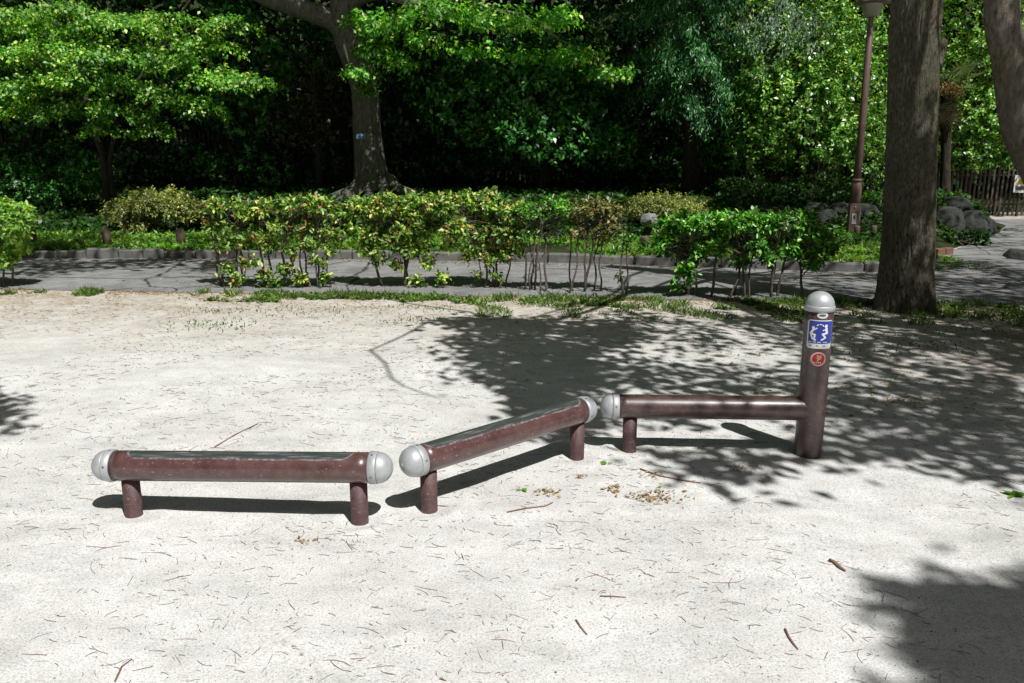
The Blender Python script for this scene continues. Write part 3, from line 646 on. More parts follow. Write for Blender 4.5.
P2 = [(430, 322), (470, 318), (535, 318), (530, 329), (470, 329)]
ptsB = shade_points(P2, 4.2, 4.6, 40)
P3 = [(505, 392), (560, 396), (610, 420), (575, 432), (540, 420)]
ptsC = shade_points(P3, 4.2, 4.6, 60)
P4 = [(690, 428), (800, 425), (850, 470), (770, 484), (690, 472)]
ptsD = shade_points(P4, 4.5, 5.5, 16, thin=-0.2, thin_s=2)
P5 = [(840, 320), (1150, 320), (1150, 470), (1024, 478), (960, 466), (850, 440)]
ptsE = shade_points(P5, 5.5, 7.5, 18, thin=-0.13, thin_s=1.6)
P6 = [(640, 264), (900, 276), (1100, 262), (1100, 308), (900, 304), (800, 300), (800, 284), (640, 280)]
ptsF = shade_points(P6, 6.5, 8.5, 8, thin=-0.02, thin_s=1.5)
P7 = [(6.6, 12.9), (11.5, 13.2), (13.5, 16.5), (11.5, 18.6), (6.8, 17.6)]
ptsG = shade_points(P7, 6.8, 8.0, 3.2, world=True, thin=-.12, thin_s=.9)
P8 = [(4.3, 14.4), (7.0, 14.6), (7.0, 16.4), (4.3, 16.4)]
P9 = [(4.6, 8.6), (12, 8.4), (12.5, 13.2), (8.0, 13.2), (5.0, 12.0)]
ptsG = np.concatenate([ptsG, shade_points(P9, 6.5, 7.5, 12, world=True, thin=-.03, thin_s=1.3), shade_points(P8, 7.2, 8.2, 3.0, world=True, thin=-.25, thin_s=.8)])
ptsH = shade_points([(4.5, 8.2), (3.7, 8.2), (1.9, 11.3), (2.8, 11.4)], 6.0, 7.5, 26, world=True, thin=-.12, thin_s=1.7)
HOLES = [(1.30, 4.84, .40), (3.15, 10.0, .50), (3.42, 9.50, .34), (3.62, 9.2, .30)]
ptsA, ptsD, ptsE, ptsF = gaps(ptsA, HOLES), gaps(ptsD, HOLES), gaps(ptsE, HOLES), gaps(ptsF, HOLES)
ptsF = np.concatenate([ptsF, gaps(ptsH, [(3.15, 10.0, .26), (3.5, 9.4, .16)])])
for pts_, r_, n_ in ((ptsG, .38, 44), (ptsA, .30, 30), (ptsB, .22, 30), (ptsC, .22, 26), (ptsD, .26, 28), (ptsE, .36, 34), (ptsF, .32, 34)):
    clump_leaves(crown, pts_, r_, n_, .13, .078)
allp = np.concatenate([ptsG, ptsA, ptsC, ptsD, ptsE, ptsF])
fork = [pp[-1] + Vector((0, 0, .7)), top, top + Vector((-.05, -.3, 1.2))]
for k in range(16):
    q = allp[rng.integers(len(allp))]; seen_limb(mb, random.choice(fork), q, .038, .010, 4, 0.9)
# the bare crooked branch that throws a thin line on the sand
bh = 4.4
bp = [Vector((gd(px, py).x + SUNV.x * bh, gd(px, py).y + SUNV.y * bh, bh)) for px, py in ((500, 330), (455, 318), (425, 325), (398, 338), (370, 350), (384, 362), (392, 378), (404, 386), (440, 398))]
tube(mb, bp, [.024, .02, .018, .016, .015, .013, .012, .010, .006], 6); limb(mb, fork[0], bp[0], .06, .03)
bp2 = [Vector((gd(px, py).x + SUNV.x * bh, gd(px, py).y + SUNV.y * bh, bh)) for px, py in ((470, 312), (440, 308), (405, 303), (385, 298))]
tube(mb, bp2, [.024, .02, .017, .012], 6); limb(mb, bp[0], bp2[0], .024, .022)
mb.build('trunk', M['bark_oak'], root); crown.build('crown', M['l_canopy'], root)

# --- pale leaning trunk at the right edge
Yr = 7.0
root = thing('leaning_tree', at(1080, 340, Yr) * 1 + Vector((0, 0, 0)), 'pale grey trunk curving down out of the right edge of the picture', 'tree')
gx = at(1078, 300, Yr); b0 = Vector((gx.x, Yr, 0)); root.location = b0
pp = [b0 + Vector((0, 0, -.05)), Vector((gx.x - .02, Yr, .35)), at(1068, 235, Yr), at(1042, 172, Yr), at(1021, 128, Yr), at(1010, 58, Yr), at(1002, 0, Yr)]
top = pp[-1] + Vector((-.1, 0, 1.5)); top2 = top + Vector((.4, -.6, 1.6))
mb = MB(); trunk(mb, pp + [top, top2], [.19, .165, .155, .15, .14, .125, .12, .11, .07], 110, 56, 0.05, 5, 0.5, 0.25, 5, .2, 8.0)
crown = MB()
ptsR = shade_points([(980, 320), (1200, 330), (1300, 470), (1090, 500), (1030, 470)], 5.5, 7.5, 8, thin=-.1)
clump_leaves(crown, ptsR, .35, 32, .12, .06)
for k in range(7): seen_limb(mb, random.choice([top, top2]), ptsR[rng.integers(len(ptsR))], .05, .012, 3)
mb.build('trunk', M['bark_pale'], root); crown.build('crown', M['l_canopy'], root)

# --- trees outside the frame that shade the lower right corner and the left edge
def outside_tree(label, base, h, pts_, r_, n_, L):
    root = thing('shade_tree', base, label, 'tree'); base = Vector(base)
    mb = MB(); c = Vector(pts_.mean(0)); top = Vector((base.x * .8 + c.x * .2, base.y * .8 + c.y * .2, h))
    trunk(mb, [base + Vector((0, 0, -.05)), base + Vector((0, 0, .5)), base.lerp(top, .55), top], [.24, .19, .15, .08], 60, 40, .05, 8, .5, .2, 5, .2, 3)
    for k in range(9): seen_limb(mb, base.lerp(top, random.uniform(.6, 1)), pts_[rng.integers(len(pts_))], .055, .012, 3)
    mb.build('trunk', M['bark_oak'], root); cr = MB(); clump_leaves(cr, pts_, r_, n_, L, L * .5); cr.build('crown', M['l_canopy'], root)
PBR = [(920, 618), (918, 604), (947, 591), (975, 598), (996, 588), (1030, 591), (1070, 593), (1210, 616), (1340, 776), (1006, 776), (974, 716), (952, 680), (962, 656), (934, 632)]
outside_tree('leafy tree outside the frame whose round shadow darkens the lower right corner', (5.6, -1.6, 0), 7.0, shade_points(PBR, 7.0, 8.6, 110), .18, 50, .13)
PLL = [(-150, 380), (-50, 384), (-22, 396), (-2, 412), (-8, 426), (-26, 438), (-60, 446), (-150, 470)]
outside_tree('leafy tree outside the frame whose shadow enters at the left edge', (-5.6, 3.4, 0), 5.0, shade_points(PLL, 4.2, 5.4, 70), .18, 40, .12)

# --- wood behind: generic builder
def forest_tree(name, label, cat, base, trunk_pts, rads, mats, blobs, leaf, group=None, bark_kw=None, limbs=True, nros=7, back=.12, open_=.9, droop=0.1, lr=.05):
    """blobs: (centre, radii, twig tips); leaf: (length, width)"""
    root = thing(name, base, label, cat, group); mb = MB()
    kw = dict(rows=70, sides=40, ridge=.05, freq=7, vert=.5); kw.update(bark_kw or {})
    if trunk_pts: trunk(mb, trunk_pts, rads, **kw)
    cr = MB()
    for (c, r, K) in blobs:
        T, dd = blob_tips(c, r, K)
        rosettes(cr, T, dd, nros, leaf[0], leaf[1], open_=open_, back=back, droop=droop)
        if limbs and trunk_pts:
            zs = [Vector(p) for p in trunk_pts]; s = min(zs[1:], key=lambda p: (p - Vector(c)).length + (2.0 if p.z > c[2] else 0))
            limb(mb, s, c, lr, lr * .3, 6, .1, .05, 6)
    if mb.n: mb.build('trunk', mats[0], root)
    cr.build('crown', mats[1], root); return root
def B(px, py, Y, rx, rz, K, ry=None): return (at(px, py, Y), (rx, ry or rx, rz), K)
def floor(px, Y):
    x = (px - 512) / FOC * Y * 0.985; return Vector((x, Y, bank_z(x, Y)))

# great mossy tree with the limb to the left
Yg = 18.8
b = floor(376, Yg)
root = thing('great_tree', b, 'great mossy tree with buttress roots and a thick limb reaching left', 'tree')
mb = MB()
gp = [at(374, 190, Yg), at(372, 176, Yg), at(370, 161, Yg), at(367, 132, Yg), at(364, 88, Yg), at(350, 40, Yg), at(346, 10, Yg), at(345, -20, Yg)]
trunk(mb, gp + [at(343, -110, Yg), at(350, -200, Yg)], [.36, .34, .31, .28, .265, .30, .31, .29, .26, .16], 170, 110, .08, 9, .35, .28, 7, .25, 1.1)
lp = [at(350, 40, Yg), at(334, 20, Yg), at(300, 8, Yg - .2), at(268, -2, Yg - .3), at(215, -30, Yg - .5), at(150, -70, Yg - .8)]
tube(mb, lp, [.26, .23, .21, .19, .15, .08], 14, bump=lambda t, th, p: 1 + .08 * mnoise.noise(p * 3))
for ang, ln in ((-2.3, 1.2), (-1.75, .9), (-1.1, 1.3), (-.5, 1.5), (.1, 1.2), (-2.9, 1.2), (2.6, .9)):     # surface roots
    q = b + Vector((math.cos(ang) * ln, math.sin(ang) * ln, 0)); q.z = bank_z(q.x, q.y) - .02
    m_ = b + Vector((math.cos(ang) * ln * .45, math.sin(ang) * ln * .45, .16))
    tube(mb, [b + Vector((math.cos(ang) * .25, math.sin(ang) * .25, .42)), m_, q], [.15, .11, .035], 9)
cr = MB(); leafL, leafW = .092, .050
fb = [B(400, 18, 16.8, .75, .3, 60), B(440, 10, 16.2, .9, .3, 80), B(490, 16, 15.8, .9, .3, 80), B(540, 22, 15.6, .8, .25, 64), B(575, 55, 15.2, .75, .22, 62), B(610, 74, 15.0, .5, .2, 46), B(520, 55, 15.7, .6, .2, 30),
      B(372, 50, 17.9, .5, .34, 74), B(362, 74, 17.9, .46, .26, 58), B(378, 30, 17.7, .5, .34, 60), B(368, 90, 18.0, .3, .16, 24), B(420, 40, 17, .6, .3, 40), B(398, 62, 17.5, .5, .3, 36), B(365, 20, 17.8, .5, .3, 40), B(470, 50, 16.4, .7, .3, 30), B(560, 15, 15.8, .5, .25, 26)]
for c, r, K in fb:
    T, dd = blob_tips(c, np.array(r) * np.array([1, 1, .8]), int(K * 1.15), .2); rosettes(cr, T, dd, 8, leafL, leafW, back=.14, droop=.2)
br = limb(mb, gp[6], at(420, 4, 16.9), .14, .06); limb(mb, br[-1], at(500, 12, 16.0), .055, .03); limb(mb, at(500, 12, 16.0), at(560, 40, 15.4), .03, .02); limb(mb, at(560, 40, 15.4), at(612, 72, 15.0), .02, .008)
limb(mb, at(470, 8, 16.2), at(525, 54, 15.7), .022, .008); limb(mb, gp[5], at(372, 70, 17.9), .03, .01)
hi = shade_points([(-6.0, 19.7), (2.6, 19.7), (3.0, 22), (4.5, 29), (-8.5, 29), (-7.5, 22)], 7.6, 10.0, 11, world=True, thin=-.30, thin_s=1.1)
hi = np.concatenate([hi, shade_points([(-18, 20.0), (-6, 20.0), (-6, 29), (-18, 29)], 8.2, 10.5, 10, world=True, thin=-.35, thin_s=.8), shade_points([(2.8, 21.4), (8.2, 21.2), (8.6, 29), (3.5, 29)], 8.5, 10.5, 10, world=True, thin=-.4, thin_s=.8)])
lo_ = shade_points([(-5.2, 15.0), (-5.2, 17.4), (4.0, 17.4), (7.0, 18.2), (7.0, 16.6), (1.2, 16.5), (.8, 15.2), (-2, 14.6)], 5.3, 6.2, 16, world=True, thin=-.5, thin_s=1.0)
le_ = shade_points([(-40, 246), (120, 247), (260, 246), (300, 252), (240, 268), (200, 274), (150, 268), (90, 272), (30, 276), (-40, 268)], 5.3, 6.2, 13, thin=-.2, thin_s=1.6)
lo_ = np.concatenate([lo_, le_])
HG = [(-3.75, 19.55, .55), (-4.15, 20.4, .5), (-3.4, 19.0, .4)]; hi, lo_ = gaps(hi, HG), gaps(lo_, HG)
clump_leaves(cr, hi, .5, 42, .21, .12); clump_leaves(cr, lo_, .40, 34, .15, .085)
for k in range(12): seen_limb(mb, random.choice([at(343, -110, Yg), at(345, -60, Yg)]), lo_[rng.integers(len(lo_))], .10, .02, 3, 1.0)
for k in range(22): seen_limb(mb, random.choice([at(343, -110, Yg), at(350, -200, Yg), at(345, -60, Yg)]), hi[rng.integers(len(hi))], .13, .03, 3, 1.4)
mb.build('trunk', M['bark_moss'], root); cr.build('crown', M['l_branch'], root)

# small blue tag tied to it
tg = thing('tree_tag', at(361, 136, Yg - .52), 'small blue tag fixed on the trunk of the great mossy tree', 'tag')
m = MB(); c = tg.location; box(m, (c.x, c.y, c.z), (.20, .012, .11), .1, .004, .15); m.build('plate', M['tagblue'], tg, False)
m = MB(); box(m, (c.x, c.y - .009, c.z + .02), (.13, .004, .02), .1); m.build('print', M['white'], tg, False)

# layered maple at the left
Ym = 17.2
b = floor(105, Ym); root = thing('maple_tree', b, 'layered maple with bright green sprays over the left verge', 'tree'); mb = MB(); cr = MB()
st = [[b, at(104, 165, Ym), at(96, 135, Ym), at(85, 95, Ym), at(70, 30, Ym), at(60, -40, Ym)], [b + Vector((.12, .1, 0)), at(110, 168, Ym), at(112, 150, Ym), at(118, 120, Ym), at(150, 60, Ym + .3), at(190, 0, Ym + .4)]]
trunk(mb, st[0], [.085, .06, .055, .05, .04, .03], 60, 24, .05, 5, .4); trunk(mb, st[1], [.07, .05, .045, .04, .03, .02], 60, 24, .05, 5, .4, seed=4)
pads = [(25, 20, 16.4, 1.1), (70, 8, 16.2, 1.2), (115, 20, 16.0, 1.1), (20, 50, 16.6, 1.0), (60, 42, 16.0, 1.1), (100, 52, 15.8, 1.0), (45, 75, 16.2, .9), (10, 85, 16.6, .9), (85, 72, 15.7, .9), (120, 80, 16.2, .8), (150, 50, 16.4, 1.0), (165, 15, 16.6, 1.0), (190, 60, 16.6, .95), (215, 75, 16.6, .9), (250, 78, 16.7, .8), (150, 88, 16.2, .9), (185, 98, 16.4, .8), (130, 108, 16.4, .75), (95, 100, 16.2, .8), (205, 40, 16.9, .9), (230, 20, 17.2, .8), (150, 122, 16.6, .6), (60, 105, 16.6, .7), (108, 122, 16.4, .6), (0, 12, 17, 1), (210, 106, 16.8, .5), (30, 105, 17.2, .7), (-30, 45, 16.6, 1.2), (-25, 90, 17, 1)]
for px, py, Y, r in pads:
    c = at(px, py, Y); r *= .88; K = int(250 * r * r + 40)
    a = rng.random(K) * 6.283; q = np.sqrt(rng.random(K)) * r
    T = np.stack([c.x + np.cos(a) * q, c.y + np.sin(a) * q, c.z - .26 * (q / r) ** 2 + rng.normal(size=K) * .035], 1)
    dd = np.stack([np.cos(a), np.sin(a), np.full(K, -.18)], 1) + rng.normal(size=(K, 3)) * .22
    keep = np.array([mnoise.noise(Vector((p[0] * 2.0, p[1] * 2.0, p[2] * 3))) > -.14 for p in T]); T = T[keep]; dd = dd[keep]
    rosettes(cr, T, dd, 6, .072, .046, open_=.7, back=.14, up=1.3, jit=.34, droop=.12)
    s = min(st[0][2:] + st[1][3:], key=lambda p: (p - c).length + (1.5 if p.z > c.z + .3 else 0)); limb(mb, s, c, .035, .008, 6, .1, .1, 5)
mb.build('trunk', M['bark_dark'], root); cr.build('crown', M['l_maple'], root)

# dark camellia in the middle
Yc = 20.0
b = floor(540, Yc)
forest_tree('camellia_tree', 'dark glossy camellia rounded down to the ground, below the bright overhanging branch', 'tree', b, [b, b + Vector((.1, 0, .8)), b + Vector((0, .2, 2)), b + Vector((.1, .1, 3.4))], [.12, .1, .08, .04], (M['bark_dark'], M['l_camellia']),
            [B(470, 105, Yc, 1.2, 1.0, 300), B(530, 95, Yc - .4, 1.4, 1.3, 420), B(590, 110, Yc - .2, 1.1, 1.0, 300), B(545, 135, Yc - .7, 1.5, .7, 300), B(480, 60, Yc + .4, 1.3, 1.0, 260), B(555, 60, Yc + .3, 1.3, 1.1, 260), B(440, 75, Yc + .6, 1.0, .9, 180), B(610, 140, Yc - .3, .9, .6, 150)], (.115, .062), nros=8)
# dark conifer right of the middle
Yk = 19.4; b = floor(690, Yk); root = thing('conifer_tree', b, 'dark drooping conifer behind the centre, between camellia and street lamp', 'tree'); mb = MB(); cr = MB()
trunk(mb, [b, b + Vector((0, 0, 2)), b + Vector((.1, 0, 5)), b + Vector((0, 0, 10))], [.2, .17, .13, .05], 60, 28)
def sprays(cr, mb, org, ends, L, W, per=46, hang=.30):
    for s, e in zip(org, ends):
        pts = limb(mb, s, e, .03, .007, 7, .06, .06, 5); P = np.array([list(p) for p in pts])
        t = 2 + rng.random(per) * (len(P) - 3.01); i = t.astype(int); f = (t - i)[:, None]; base = P[i] * (1 - f) + P[i + 1] * f
        d = unit(np.array(e - s) * .4 + rng.normal(size=(per, 3)) * .7 + np.array([0, 0, -.5]))
        T = base + d * rng.random((per, 1)) * .42
        rosettes(cr, T, d, 9, L, W, open_=.45, back=hang, up=.8, jit=.3, droop=.55)
org, ends = [], []
for px, py, Y in [(640, 20, 18), (660, 45, 17.8), (690, 30, 17.4), (720, 20, 17.6), (745, 45, 17.8), (650, 75, 18), (680, 80, 17.4), (715, 70, 17.4), (745, 85, 17.8), (690, 110, 17.6), (725, 115, 17.6), (760, 110, 18), (660, 110, 18.2), (630, 60, 18.4), (705, 130, 17.8), (740, 128, 18), (770, 70, 18.4), (670, 5, 17.5), (705, 0, 17.4), (740, 5, 17.6), (640, 95, 18.6), (625, 30, 18.6), (600, 20, 19), (700, 55, 17.2), (730, 95, 17.4), (668, 60, 17.5)]:
    e = at(px, py, Y); ends.append(e); org.append(Vector((b.x, b.y, e.z + .5)))
sprays(cr, mb, org, ends, .085, .022, 70)
mb.build('trunk', M['bark_dark'], root); cr.build('crown', M['l_conifer'], root)

# lit evergreens at the right
Ye = 18.2
b = floor(800, Ye)
forest_tree('evergreen_tree', 'sunlit broadleaf evergreen directly left of the street lamp pole', 'tree', b, [b, b + Vector((0, 0, 1)), b + Vector((.1, .1, 2.5)), b + Vector((0, .1, 5))], [.13, .11, .09, .05], (M['bark_dark'], M['l_ever']),
            [B(770, 60, Ye, 1.1, .9, 260), B(815, 45, Ye - .3, 1.1, .9, 270), B(845, 20, Ye, 1.0, .8, 220), B(790, 100, Ye - .5, 1.2, .9, 290), B(840, 90, Ye - .5, 1.0, .9, 250), B(815, 135, Ye - .6, 1.2, .7, 230), B(765, 120, Ye - .2, .9, .8, 170), B(850, 130, Ye - .5, .8, .7, 140), B(780, 15, Ye + .3, 1.1, .8, 220), B(760, 150, Ye - .2, .8, .5, 80)], (.082, .044), nros=10)
b = floor(870, 19.5)
forest_tree('evergreen_tree', 'sunlit evergreen foliage showing between the street lamp pole and the big trunk', 'tree', b, [b, b + Vector((0, 0, 1)), b + Vector((.1, .1, 2.5)), b + Vector((0, .1, 5))], [.13, .11, .09, .05], (M['bark_dark'], M['l_ever']),
            [B(880, 30, 19.3, 1.0, 1.0, 230), B(880, 80, 19.1, 1.0, 1.0, 240), B(885, 130, 19, 1.0, .8, 200), B(905, -5, 19.4, 1.1, .8, 200), B(860, 165, 19, .9, .5, 80)], (.082, .044), nros=10)
b = floor(965, 21.6)
forest_tree('evergreen_tree', 'bright evergreen filling the gap between the big trunk and right edge trunk', 'tree', b, [b, b + Vector((0, 0, 1)), b + Vector((.1, .1, 2.5)), b + Vector((0, .1, 5))], [.13, .11, .09, .05], (M['bark_dark'], M['l_ever']),
            [B(965, 20, 21.4, 1.3, 1.1, 330), B(1000, 60, 21.3, 1.2, 1.1, 300), B(960, 80, 21.4, 1.0, 1.0, 220), B(990, 115, 21.2, 1.2, .9, 300), B(955, 130, 21.2, 1.0, .9, 220), B(1030, 110, 21, 1.3, 1.0, 240), B(1030, 20, 21.3, 1.4, 1.2, 280), B(975, 150, 21.2, 1.0, .6, 150), B(1080, 80, 21.3, 1.5, 1.5, 300)], (.086, .046), nros=10)
# bluish cypress sprays in front of them
b = floor(770, 18.9); root = thing('cypress_tree', b, 'pale bluish cypress sprays hanging among the evergreens left of the lamp', 'tree'); mb = MB(); cr = MB()
trunk(mb, [b, b + Vector((0, 0, 3)), b + Vector((.1, 0, 8))], [.15, .12, .05], 40, 24)
org, ends = [], []
for px, py, Y in [(770, 30, 17.0), (800, 25, 16.9), (825, 30, 17), (755, 50, 17.2), (790, 45, 16.9), (815, 50, 17), (740, 30, 17.4), (780, 5, 17.1), (760, 75, 17.4)]:
    e = at(px, py, Y); ends.append(e); org.append(Vector((b.x, b.y, e.z + .6)))
sprays(cr, mb, org, ends, .075, .022, 44); mb.build('trunk', M['bark_dark'], root); cr.build('crown', M['l_bluish'], root)

# palm behind the big trunk
Yp = 20.4; b = floor(947, Yp); root = thing('palm_tree', b, 'small palm with orange flower stalks and dry hanging fronds behind the big trunk', 'palm')
mb = MB(); tp = at(947, 84, Yp); trunk(mb, [b, b.lerp(tp, .4), b.lerp(tp, .8), tp], [.12, .10, .12, .11], 50, 24, .12, 9, 2.0); mb.build('trunk', M['bark_dark'], root)
def fan(mb, c, d, R_, n=16, droop=.3):
    d = Vector(d).normalized(); u, v = frame_of(d); bs, ax, nm = [], [], []
    for k in range(n):
        a = (k / (n - 1) - .5) * 4.2; q = d * math.cos(a) + u * math.sin(a)
        bs.append(list(c)); ax.append([q.x, q.y, q.z - droop]); nm.append(list(v))
    leaves(mb, np.array(bs), np.array(ax), np.array(nm), R_, .045, curl=.25)
fr = MB(); stm = MB()
for k in range(11):
    a = k * 2.4; e = .9 - k * .1; d = Vector((math.cos(a), math.sin(a), e)); c = tp + d.normalized() * .55; limb(stm, tp, c, .012, .009, 4, .05, .05, 5); fan(fr, c, d, .42)
fr.build('fronds', M['l_palm'], root); stm.build('frond_stems', M['l_palm'], root)
dr = MB()
for k in range(7):
    a = k * .9 + 3.4; c = tp + Vector((math.cos(a) * .18, math.sin(a) * .18, -.55 - .08 * (k % 3))); fan(dr, c, (math.cos(a) * .2, math.sin(a) * .2, -1), .42, 14, .2)
dr.build('dry_fronds', M['l_deadpalm'], root)
fl = MB(); P = []
for k in range(6):
    a = -2.4 + k * .42; s = tp + Vector((0, 0, -.05)); e = s + Vector((math.cos(a) * .30, math.sin(a) * .32, -.18 - .06 * (k % 2)))
    for t in np.linspace(.4, 1, 28): q = s.lerp(e, t); P.append([q.x, q.y, q.z + .12 * math.sin(t * 3)])
P = np.repeat(np.array(P), 3, 0) + rng.normal(size=(len(P) * 3, 3)) * .035
leaves(fl, P, rng.normal(size=P.shape) + np.array([0, 0, -.6]), rng.normal(size=P.shape), .06, .03); tag(fl.build('flower_stalks', M['l_fruit'], root), kind='stuff')

# shadowed undergrowth and further trees
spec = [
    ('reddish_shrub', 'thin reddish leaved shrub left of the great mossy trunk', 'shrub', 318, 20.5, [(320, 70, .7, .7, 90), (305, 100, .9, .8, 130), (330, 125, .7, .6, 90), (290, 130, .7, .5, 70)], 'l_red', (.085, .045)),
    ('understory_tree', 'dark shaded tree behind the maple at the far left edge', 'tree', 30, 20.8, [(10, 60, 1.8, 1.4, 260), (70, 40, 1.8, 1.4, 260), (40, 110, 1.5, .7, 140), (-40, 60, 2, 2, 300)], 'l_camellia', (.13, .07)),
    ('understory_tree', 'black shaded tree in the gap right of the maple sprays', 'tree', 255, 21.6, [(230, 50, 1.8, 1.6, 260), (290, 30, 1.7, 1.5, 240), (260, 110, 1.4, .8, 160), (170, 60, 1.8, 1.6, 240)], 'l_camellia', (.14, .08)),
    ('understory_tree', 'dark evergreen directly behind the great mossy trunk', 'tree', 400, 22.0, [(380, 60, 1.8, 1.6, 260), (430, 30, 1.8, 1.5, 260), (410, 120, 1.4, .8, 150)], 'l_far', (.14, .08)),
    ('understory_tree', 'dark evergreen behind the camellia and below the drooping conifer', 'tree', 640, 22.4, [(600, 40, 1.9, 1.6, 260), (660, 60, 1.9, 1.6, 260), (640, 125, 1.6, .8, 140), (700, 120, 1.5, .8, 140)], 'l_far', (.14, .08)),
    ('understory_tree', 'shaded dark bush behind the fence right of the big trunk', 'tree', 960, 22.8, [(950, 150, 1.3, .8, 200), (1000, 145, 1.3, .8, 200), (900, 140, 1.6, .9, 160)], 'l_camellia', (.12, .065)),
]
for nm, lb, ct, px, Y, bl, mt, lf in spec:
    b = floor(px, Y)
    forest_tree(nm, lb, ct, b, [b, b + Vector((.05, 0, .8)), b + Vector((0, .1, 2)), b + Vector((.1, 0, 3.5))], [.09, .075, .06, .03], (M['bark_dark'], M[mt]), [B(p, q, Y, r, z, K) for p, q, r, z, K in bl], lf, nros=7)

for px, Y, rw, col, lb in ((60, 20.6, 1.1, 'l_camellia', 'dark shrub under the maple in front of the left fence'), (150, 20.9, 1.0, 'l_far', 'dark shrub right of the maple trunk against the fence'), (235, 21.0, 1.2, 'l_camellia', 'dark shrub against the fence left of the reddish shrub'),
                           (300, 21.2, .9, 'l_far', 'dark shrub at the foot of the reddish shrub'), (435, 21.2, .9, 'l_far', 'dark shrub against the fence right of the great mossy trunk'), (500, 21.3, 1.2, 'l_camellia', 'dark shrub under the left half of the camellia'),
                           (600, 21.2, 1.2, 'l_far', 'dark shrub under the right half of the camellia'), (690, 21.2, 1.2, 'l_camellia', 'dark shrub at the foot of the drooping conifer'), (775, 20.8, 1.1, 'l_camellia', 'dark shrub below the sunlit evergreen, behind the low rail')):
    b = floor(px, Y); root = thing('low_shrub', b, lb, 'shrub', 'dark shrubs along the fence'); sm = MB(); lf = MB()
    for k in range(5): limb(sm, b + Vector((random.uniform(-.2, .2), 0, -.03)), b + Vector((random.uniform(-.8, .8) * rw, random.uniform(-.3, .3), random.uniform(.5, 1.0))), .02, .008, 5)
    for k in range(4):
        T, dd = blob_tips(b + Vector(((k - 1.5) * .55 * rw, random.uniform(-.2, .2), random.uniform(.45, .85))), (.5 * rw, .45, .5), 70, .4); rosettes(lf, T, dd, 7, .11, .06, back=.12)
    sm.build('stems', M['bark_dark'], root); lf.build('foliage', M[col], root)

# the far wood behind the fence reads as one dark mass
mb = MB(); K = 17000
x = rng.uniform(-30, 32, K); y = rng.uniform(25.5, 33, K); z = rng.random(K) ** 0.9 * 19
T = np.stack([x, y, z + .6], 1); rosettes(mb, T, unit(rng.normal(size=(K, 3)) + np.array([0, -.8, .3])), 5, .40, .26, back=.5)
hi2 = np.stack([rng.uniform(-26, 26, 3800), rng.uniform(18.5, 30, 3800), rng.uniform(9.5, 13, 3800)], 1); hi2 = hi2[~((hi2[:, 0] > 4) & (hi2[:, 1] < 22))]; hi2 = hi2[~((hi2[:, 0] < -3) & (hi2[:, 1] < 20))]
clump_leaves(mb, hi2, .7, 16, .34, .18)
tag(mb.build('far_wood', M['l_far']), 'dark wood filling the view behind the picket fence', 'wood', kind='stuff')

# ------------------------------------------------------------------ fence of narrow pickets
def fence(label, A, Bq, h, step=.115, mt='fence'):
    A, Bq = Vector(A), Vector(Bq); L = (Bq - A).length; n = int(L / step)
    root = thing('picket_fence', (A.x, A.y, bank_z(A.x, A.y)), label, 'fence', 'picket fence along the wood'); m = MB(); rl = MB()
    rz = math.atan2(Bq.y - A.y, Bq.x - A.x)
    for i in range(n):
        p = A.lerp(Bq, i / n); z0 = bank_z(p.x, p.y); hh = h * random.uniform(.93, 1.05)
        box(m, (p.x, p.y, z0 + hh / 2 - .02), (.052, .022, hh + .04), rz + random.uniform(-.1, .1), .006, random.uniform(-.02, .02))
    q = 6
    for zf in (.25, .82):
        pts = []
        for i in range(q * 3 + 1):
            p = A.lerp(Bq, i / (q * 3)); pts.append((p.x, p.y + .03, bank_z(p.x, p.y) + h * zf))
        tube(rl, pts, [.022] * len(pts), 6)
    m.build('pickets', M[mt], root, False); rl.build('rails', M[mt], root)
    k = int(L / 2.2)
    for i in range(k + 1):
        p = A.lerp(Bq, i / k); z0 = bank_z(p.x, p.y); g_ = MB(); box(g_, (p.x, p.y + .085, z0 + h * .5), (.08, .08, h * 1.02), rz, .01); g_.build('post', M[mt], root, False)
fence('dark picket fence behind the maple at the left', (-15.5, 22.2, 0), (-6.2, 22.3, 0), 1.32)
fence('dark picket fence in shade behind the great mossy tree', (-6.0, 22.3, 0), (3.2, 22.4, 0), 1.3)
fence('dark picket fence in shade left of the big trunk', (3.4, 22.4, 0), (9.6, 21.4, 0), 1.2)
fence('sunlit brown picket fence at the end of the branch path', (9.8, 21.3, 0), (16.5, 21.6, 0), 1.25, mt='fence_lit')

# yellow and white notice on the fence at the right edge
c = at(1021, 184, 21.2); tg = thing('notice_sign', c, 'yellow and white notice plate on the fence at the right edge', 'sign')
m = MB(); box(m, (c.x, c.y, c.z), (.34, .012, .42), 0, .004); m.build('plate', M['white'], tg, False)
m = MB(); m.add([(c.x - .14, c.y - .009, c.z), (c.x + .14, c.y - .009, c.z), (c.x, c.y - .009, c.z + .19)], [(0, 1, 2)]); m.build('yellow_triangle', M['yellow'], tg, False)
m = MB(); box(m, (c.x, c.y - .0095, c.z - .10), (.26, .004, .09), 0); m.build('print', M['grey'], tg, False)
m = MB(); box(m, (c.x, c.y + .03, c.z - .45), (.05, .05, 1.35), 0, .006); m.build('stake', M['fence'], tg, False)

